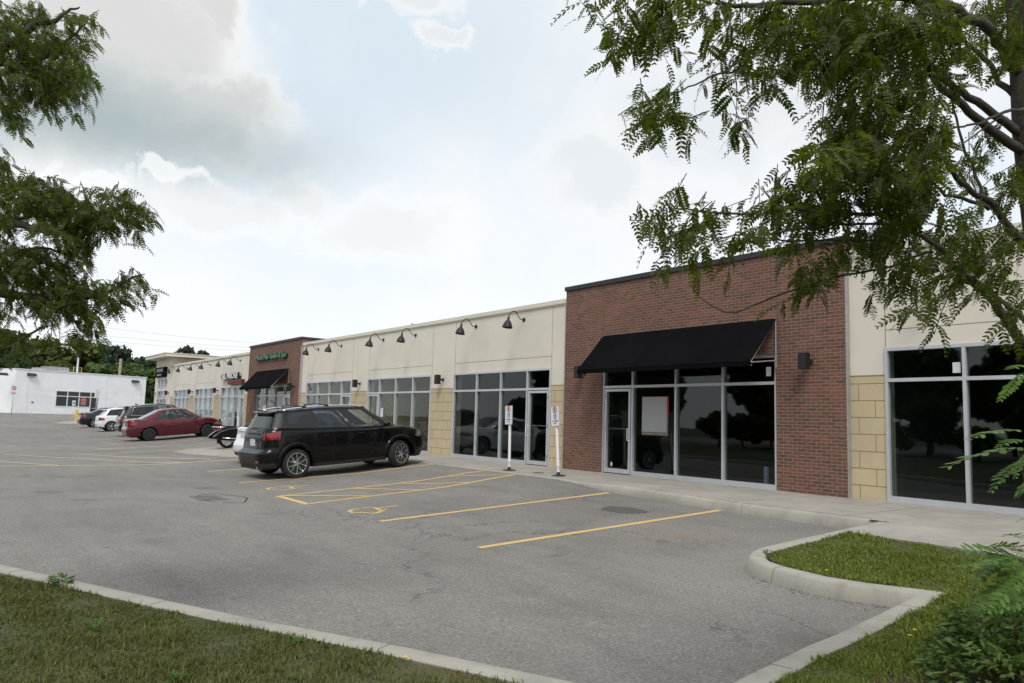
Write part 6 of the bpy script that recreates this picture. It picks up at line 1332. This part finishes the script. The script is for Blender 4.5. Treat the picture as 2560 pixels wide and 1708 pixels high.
LC = [(60, 50, 70, 55, 5.2, 34), (40, 120, 60, 50, 5.3, 30), (130, 130, 60, 40, 5.2, 22), (190, 70, 30, 40, 5.2, 8), (215, 50, 18, 16, 5.2, 2), (200, 30, 14, 12, 5.2, 1), (195, 110, 28, 30, 5.2, 7), (60, 190, 75, 45, 5.2, 34), (150, 185, 60, 35, 5.1, 24), (205, 175, 28, 24, 5.1, 7), (110, 235, 60, 20, 5.2, 12), (195, 225, 18, 22, 5.1, 3), (30, 260, 40, 30, 5.2, 12), (60, 295, 12, 14, 5.2, 1), (20, 300, 26, 16, 5.2, 5),
      (15, 440, 40, 32, 5.2, 14), (60, 465, 55, 26, 5.2, 16), (120, 500, 70, 40, 5.2, 32), (30, 520, 50, 40, 5.3, 20), (190, 520, 55, 40, 5.1, 26), (230, 540, 40, 36, 5.1, 16), (140, 445, 18, 12, 5.2, 2), (155, 560, 60, 26, 5.1, 14), (235, 470, 20, 16, 5.0, 2), (280, 500, 34, 22, 5.0, 9), (330, 530, 38, 24, 5.0, 10), (310, 480, 26, 14, 5.0, 4), (352, 522, 24, 12, 5.0, 3), (375, 530, 10, 8, 5.0, 1), (270, 555, 30, 24, 5.0, 8), (345, 560, 12, 20, 5.0, 2),
      (180, 600, 40, 30, 5.1, 16), (200, 640, 18, 30, 5.1, 6), (60, 630, 70, 26, 5.2, 20), (30, 680, 50, 40, 5.2, 20), (120, 690, 60, 30, 5.2, 24), (150, 640, 30, 30, 5.2, 10), (190, 720, 50, 26, 5.1, 16), (245, 725, 34, 22, 5.0, 9), (290, 710, 28, 16, 5.0, 5), (345, 690, 28, 16, 5.0, 5), (310, 735, 18, 24, 5.0, 4), (280, 760, 12, 24, 5.0, 2), (150, 760, 60, 30, 5.1, 20), (210, 790, 34, 26, 5.1, 9), (80, 745, 40, 24, 5.2, 7), (15, 760, 20, 24, 5.2, 4), (185, 830, 26, 16, 5.1, 3), (235, 815, 12, 22, 5.1, 2), (25, 850, 30, 22, 5.2, 6), (120, 838, 30, 8, 5.2, 2), (-40, 560, 60, 260, 5.4, 60)]
pos, dirs, roll, sc = crown_from(LC, wd_, (.35, .45, -.35), .82, 7, 9, 1.08)
V, S = place_leaves(pos, dirs, roll, sc, TPL); npmesh('crown', V-np.array([-6.6, -13.7, -.3]), np.arange(len(V)), 'locust_leaf_far', lt, S)
shift(tb, (-6.6, -13.7, -.3)).build('trunk', 'bark', lt, True); shift(wd_, (-6.6, -13.7, -.3)).build('twig', 'twig', lt, True)['kind'] = 'stuff'
# shrub in the mulch bed under the right tree
def single_leaf(l_, w_): return np.array([(0, 0, 0), (l_*.35, w_*.5, -.02*l_), (l_*.75, w_*.38, -.10*l_), (l_, 0, -.25*l_), (l_*.75, -w_*.38, -.10*l_), (l_*.35, -w_*.5, -.02*l_)]), np.array([6])
TPL3 = [single_leaf(random.uniform(.06, .10), random.uniform(.022, .034)) for _ in range(5)]
sh = empty('shrub', (-1.93, -7.62, -.28), 0, 'low leafy green shrub with reddish tips in the lower right corner', 'shrub')
n = 3400; r = np.sqrt(RNG.random(n)); a = RNG.uniform(0, 6.283, n); hh = RNG.random(n)**.7
px = r*np.cos(a)*.60*(1-.35*hh); py = r*np.sin(a)*.80*(1-.35*hh); pz = hh*(.62*(1-.5*r))*(.75+.45*np.sin(px*11+1)*np.cos(py*9))
dirs = np.stack([px+RNG.normal(size=n)*.35, py+RNG.normal(size=n)*.35, RNG.uniform(-.2, .6, n)], 1)
V, S = place_leaves(np.stack([px, py, pz+.02], 1), dirs, RNG.normal(size=n)*.5, RNG.uniform(.7, 1.25, n), TPL3); npmesh('foliage', V, np.arange(len(V)), 'shrub_leaf', sh, S)
b = MB()
for k in range(26): a0 = random.random()*6.28; rr_ = random.uniform(.2, .6); b.tube([(0, 0, 0), (rr_*.5*math.cos(a0), rr_*.5*math.sin(a0), .2), (rr_*math.cos(a0), rr_*math.sin(a0), random.uniform(.2, .45))], [.006, .004, .002], 4)
b.build('stem', 'twig', sh, True)
b = MB(); pp = [(-1.72+.75*math.cos(t)*(1+.08*math.sin(3*t)), -8.5+1.12*math.sin(t)*(1+.06*math.cos(4*t))) for t in np.linspace(0, 2*math.pi, 33)[:-1]]
b.add([(-1.72, -8.5, LZ(-1.72, -8.5)+.05)]+[(x, y, LZ(x, y)+.012) for x, y in pp], [(0, i+1, (i+1) % 32+1) for i in range(32)]); tag(b.build('mulch_bed', 'mulch'), kind='structure')
# weeds and dandelions
def weed(x, y, s, lab, n=60, mat='weed_leaf'):
    t = empty('weed_plant', (x, y, LZ(x, y)), 0, lab, 'weed'); a = RNG.uniform(0, 6.283, n); rr_ = RNG.random(n)**.6*s; d = np.stack([np.cos(a), np.sin(a), RNG.uniform(.1, 1.2, n)], 1)
    V, S = place_leaves(np.stack([np.cos(a)*rr_*.5, np.sin(a)*rr_*.5, RNG.random(n)*s*.5], 1), d, RNG.normal(size=n)*.5, np.full(n, s*6.0)*RNG.uniform(.6, 1.1, n), TPL3); npmesh('foliage', V, np.arange(len(V)), mat, t, S)
weed(-7.55, -12.12, .13, 'leafy weed clump against the verge kerb, far left', 90); weed(-5.95, -12.1, .10, 'low broad weed in the verge grass, left of centre', 40); weed(-4.9, -11.1, .09, 'weed tuft beside the verge kerb near the photo middle', 50); weed(-4.6, -11.9, .10, 'broad-leaved weed in the lower middle of the verge', 40)
weed(-7.0, -12.7, .08, 'small weed rosette in the left verge grass', 30); weed(-5.08, -5.72, .09, 'grass tuft in the rounded corner of the island kerb', 40); weed(-5.05, -4.2, .08, 'grass tuft where the island meets the sidewalk', 40); weed(-2.35, -9.2, .10, 'leafy weed beside the right-hand kerb, near the bottom', 50); weed(-15.9, -.06, .06, 'tiny weed growing at the glass door sill', 20)
def dandelion(x, y, lab):
    t = empty('dandelion', (x, y, LZ(x, y)), 0, lab, 'flower', 'yellow dandelions in the right-hand lawn'); b = MB(); b.tube([(0, 0, 0), (0, 0, .055)], .0015, 4); b.build('stem', 'weed_leaf', t)
    b = MB()
    for k in range(18):
        a = k*2.4; rr_ = .016*math.sqrt((k+1)/18); b.quad((0, 0, .052), (rr_*math.cos(a-.25), rr_*math.sin(a-.25), .062), (rr_*1.25*math.cos(a), rr_*1.25*math.sin(a), .064), (rr_*math.cos(a+.25), rr_*math.sin(a+.25), .062))
    b.build('flower_head', 'petal_yellow', t)
def gnd_px(u, v):
    z = -.3
    for _ in range(20):
        d = ray(u, v); p = CAM+d*((z-CAM[2])/d[2]); z = LZ(p[0], p[1])+.05
    return float(p[0]), float(p[1])
for (u, v), lab in (((2066, 1428), 'dandelion on the island just behind the curved kerb'), ((2287, 1578), 'uppermost dandelion of the three beside the right-hand kerb'), ((2275, 1592), 'lower left dandelion of the three beside the right-hand kerb'), ((2355, 1595), 'right dandelion of the three beside the right-hand kerb'), ((1014, 1647), 'dandelion in the verge next to the kerb at bottom centre')):
    dandelion(*gnd_px(u, v), lab)
